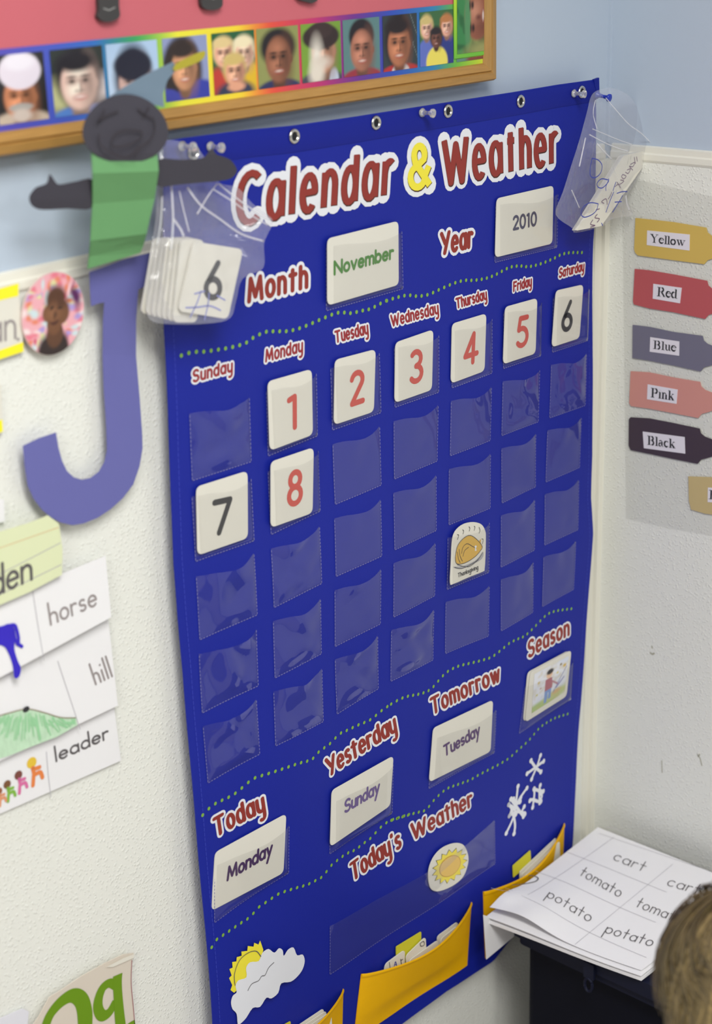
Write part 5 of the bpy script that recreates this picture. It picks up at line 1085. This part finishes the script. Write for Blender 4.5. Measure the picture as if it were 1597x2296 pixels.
# ------------------------------------------------------------------ child in the corner of the frame
def skin_body(name, pts, edges, m, parent, levels=2):
    me = bpy.data.meshes.new(name); me.from_pydata([p[:3] for p in pts], edges, []); o = bpy.data.objects.new(name, me); COL.objects.link(o)
    md = o.modifiers.new('s', 'SKIN'); md.use_smooth_shade = True; sk = me.skin_vertices[0].data if me.skin_vertices else None
    if sk is None:
        me.skin_vertices.new() if hasattr(me.skin_vertices, 'new') else None
        sk = me.skin_vertices[0].data
    for i, p in enumerate(pts): sk[i].radius = (p[3], p[4] if len(p) > 4 else p[3]); sk[i].use_root = (i == 0)
    o.modifiers.new('b', 'SUBSURF').levels = levels; o.modifiers['b'].render_levels = levels
    me.materials.append(m); o.parent = parent; o.matrix_parent_inverse = parent_world(parent).inverted(); return o
HC = Vector(CC + 1.36 * ray(1768, 2256))
gx, gy = HC.x, HC.y
M_skin = mat('child_skin', (222, 178, 150), .5, .02, 20); M_shirt = mat('purple_shirt', (96, 84, 150), .8, .05, 60); M_jean = mat('denim', (70, 84, 120), .85, .08, 80)
child = thing('person', (gx, gy, 0), 'child with dark blond hair sitting by the booklet, only the head in frame', 'person')
fw = Vector((-.42, .90, 0)).normalized(); rt = Vector((fw.y, -fw.x, 0)); zh = HC.z; k = zh / .62    # scale of a seated child
Z1 = Vector((0, 0, 1)); base = Vector((gx, gy, 0)) - fw * .05 * k
def B(f, r, z): v = base + fw * f * k + rt * r * k; return (v.x, v.y, z * k)
pts = [(*B(0, 0, .10), .10*k, .085*k), (*B(.005, 0, .22), .085*k, .07*k), (*B(.02, 0, .34), .09*k, .065*k), (*B(.03, 0, .42), .06*k, .05*k), (*B(.045, 0, .47), .032*k), (*B(.055, 0, .52), .034*k)]
ed = [(0,1),(1,2),(2,3),(3,4),(4,5)]
for sgn in (-1, 1):
    i = len(pts); pts += [(*B(.02, sgn*.10, .41), .036*k), (*B(.06, sgn*.145, .28), .030*k), (*B(.17, sgn*.11, .20), .024*k), (*B(.24, sgn*.08, .19), .018*k)]; ed += [(3, i), (i, i+1), (i+1, i+2), (i+2, i+3)]
    i = len(pts); pts += [(*B(.06, sgn*.07, .075), .065*k), (*B(.27, sgn*.19, .10), .052*k), (*B(.25, sgn*.02, .045), .036*k), (*B(.27, -sgn*.06, .035), .026*k)]; ed += [(0, i), (i, i+1), (i+1, i+2), (i+2, i+3)]
skin_body('body', pts, ed, M_shirt, child)
# hands with fingers
for sgn in (-1, 1):
    w_ = Vector(B(.24, sgn*.08, .19)); hp_ = [(*w_, .016*k), (*(w_ + fw*.035*k - Z1*.012*k), .020*k, .012*k)]; he = [(0, 1)]
    for j, (dx, L_) in enumerate(((-.018, .030), (-.006, .036), (.006, .034), (.018, .026))):
        i = len(hp_); a = w_ + fw*.045*k + rt*dx*k - Z1*.014*k; hp_ += [(*a, .0065*k), (*(a + fw*L_*.6*k - Z1*.006*k), .006*k), (*(a + fw*L_*k - Z1*.018*k), .005*k)]; he += [(1, i), (i, i+1), (i+1, i+2)]
    i = len(hp_); a = w_ + fw*.02*k - rt*sgn*.02*k; hp_ += [(*a, .007*k), (*(a + fw*.022*k - rt*sgn*.012*k - Z1*.006*k), .006*k)]; he += [(1, i), (i, i+1)]
    skin_body('hand', hp_, he, M_skin, child, 1)
# head: shaped ellipsoid with face
import mathutils
hrot = Matrix.Rotation(math.radians(0), 4, 'Z')
ff = (fw * .93 - Z1 * .36).normalized(); uu = (Z1 * .93 + fw * .36).normalized(); rr_ = ff.cross(uu).normalized()
def headpt(th, ph):   # th from crown, ph around (0 = face)
    d = Vector((math.sin(th) * math.cos(ph), math.sin(th) * math.sin(ph), math.cos(th)))
    f_, r_, z_ = d.x * .092, d.y * .076, d.z * .104
    if z_ < 0: r_ *= 1 - .22 * (-d.z) ** 1.5; f_ *= (1 - .10 * -d.z) if f_ > 0 else (1 - .32 * -d.z)
    face = max(0, d.x)
    bump_ = .012 * math.exp(-((d.y / .13) ** 2) - ((d.z + .12) / .17) ** 2) * (face > .5) - .006 * (math.exp(-(((abs(d.y) - .36) / .14) ** 2) - ((d.z - .06) / .10) ** 2)) * (face > .3) + .003 * math.exp(-((d.y / .22) ** 2) - ((d.z + .50) / .07) ** 2) * (face > .3) + .004 * math.exp(-((d.y / .2) ** 2) - ((d.z + .82) / .12) ** 2)
    return HC + ff * (f_ + bump_) * (k / 1.25) * 1.0 + rr_ * r_ * (k / 1.25) + uu * z_ * (k / 1.25)
hk = k / 1.25
mb = MB(); mb.grid(lambda s, t: tuple(headpt(math.pi * (1 - t) * .999 + .0005, 2 * math.pi * s)), 48, 36, M_skin); headO = mb.build('head', child, True)
for sgn in (-1, 1):
    e = MB(); c = HC + rr_ * sgn * .072 * hk - uu * .008 * hk - ff * .004 * hk; e.lathe(c, (ff * -.3 + rr_ * sgn).normalized(), [(0, .008), (.004, .018), (.008, .019), (.010, .014), (.006, .008)], M_skin, 14); e.build('ear', headO, True)
    e = MB(); c = HC + ff * .079 * hk + rr_ * sgn * .030 * hk + uu * .006 * hk; e.lathe(c - ff * .004, ff, [(0, .011), (.004, .010), (.007, .006), (.008, .002)], mat('eye_white', (230, 228, 225), .2), 14); e.lathe(c + ff * .0028, ff, [(0, .005), (.0016, .004)], mat('iris', (80, 90, 110), .2), 12); e.build('eye', headO, True)
e = MB(); c = HC + ff * .080 * hk - uu * .052 * hk; e.tube([c - rr_ * .017, c + ff * .006 - uu * .001, c + rr_ * .017], [.002, .004, .002], mat('lips', (196, 110, 104), .4), 8); e.build('mouth', headO, True)
# hair cap and strands
def hair_mat():
    m = bpy.data.materials.new('dark_blond_hair'); m.use_nodes = True; nt = m.node_tree; b = nt.nodes['Principled BSDF']
    a = nt.nodes.new('ShaderNodeAttribute'); a.attribute_name = 'Col'; nt.links.new(a.outputs['Color'], b.inputs['Base Color']); b.inputs['Roughness'].default_value = .42; b.inputs['Specular IOR Level'].default_value = .5
    return m
M_hair = hair_mat()
def scalp(th, ph, r):
    p = headpt(th, ph) - HC; return HC + p * r
hb = MB(); cols = []
rr = random.Random(9)
def strand(s0, th1, ph0, ph1, r0, wd, col, n=9):
    vs = []
    for j in range(n + 1):
        t = j / n; th = s0 + (th1 - s0) * t; ph = ph0 + (ph1 - ph0) * t; th_ = min(th, 2.25); extra = max(0, th - 2.25)
        p = scalp(th_, ph, r0 + .02 * math.sin(math.pi * t)) - uu * extra * .10 * hk
        tng = (scalp(th_, ph + .05, r0) - scalp(th_, ph, r0)).normalized(); o_ = (p - HC).normalized()
        w_ = wd * (.5 + .5 * math.sin(math.pi * min(1, t + .15)))
        vs += [p - tng * w_, p + o_ * w_ * .5, p + tng * w_]; cols.extend([col] * 3)
    hb.add(vs, [x for j in range(n) for x in ((3*j, 3*j+3, 3*j+4, 3*j+1), (3*j+1, 3*j+4, 3*j+5, 3*j+2))], M_hair)
nv0 = len(hb.v); hb.grid(lambda s, t: scalp(.02 + t * 1.25, 2 * math.pi * s, 1.05), 48, 16, M_hair)
hb.grid(lambda s, t: scalp(1.2 + t * .75, .80 + s * (2 * math.pi - 1.6), 1.05), 40, 12, M_hair); cols += [(.055, .04, .018)] * (len(hb.v) - nv0)
for i in range(1300):
    c = rr.random(); th0 = rr.uniform(.02, .9) + .35 * (i % 3)
    if i % 4 == 0: ph = rr.uniform(-.9, .9); th1 = rr.uniform(.9, 1.35); th0 = min(th0, .8); dp = .9 * ph
    else: ph = rr.uniform(.8, 2 * math.pi - .8); th1 = rr.uniform(1.7, 2.75); dp = .55 + rr.uniform(-.15, .15)
    g_ = .55 + .75 * min(1, max(0, (th1 - 1.2) / 1.5))
    base_ = (np.array([.060, .043, .019]) * (1 - c) + np.array([.21, .15, .058]) * c) * g_ * 1.3
    strand(th0, th1, ph, ph + dp, 1.07 + rr.random() * .05, .0013, tuple(base_))
ho = hb.build('hair', headO, True); ho['kind'] = 'stuff'
at = ho.data.color_attributes.new('Col', 'FLOAT_COLOR', 'POINT'); arr = np.ones((len(cols), 4)); arr[:, :3] = np.array(cols); at.data.foreach_set('color', arr.ravel())
bpy.context.view_layer.update()
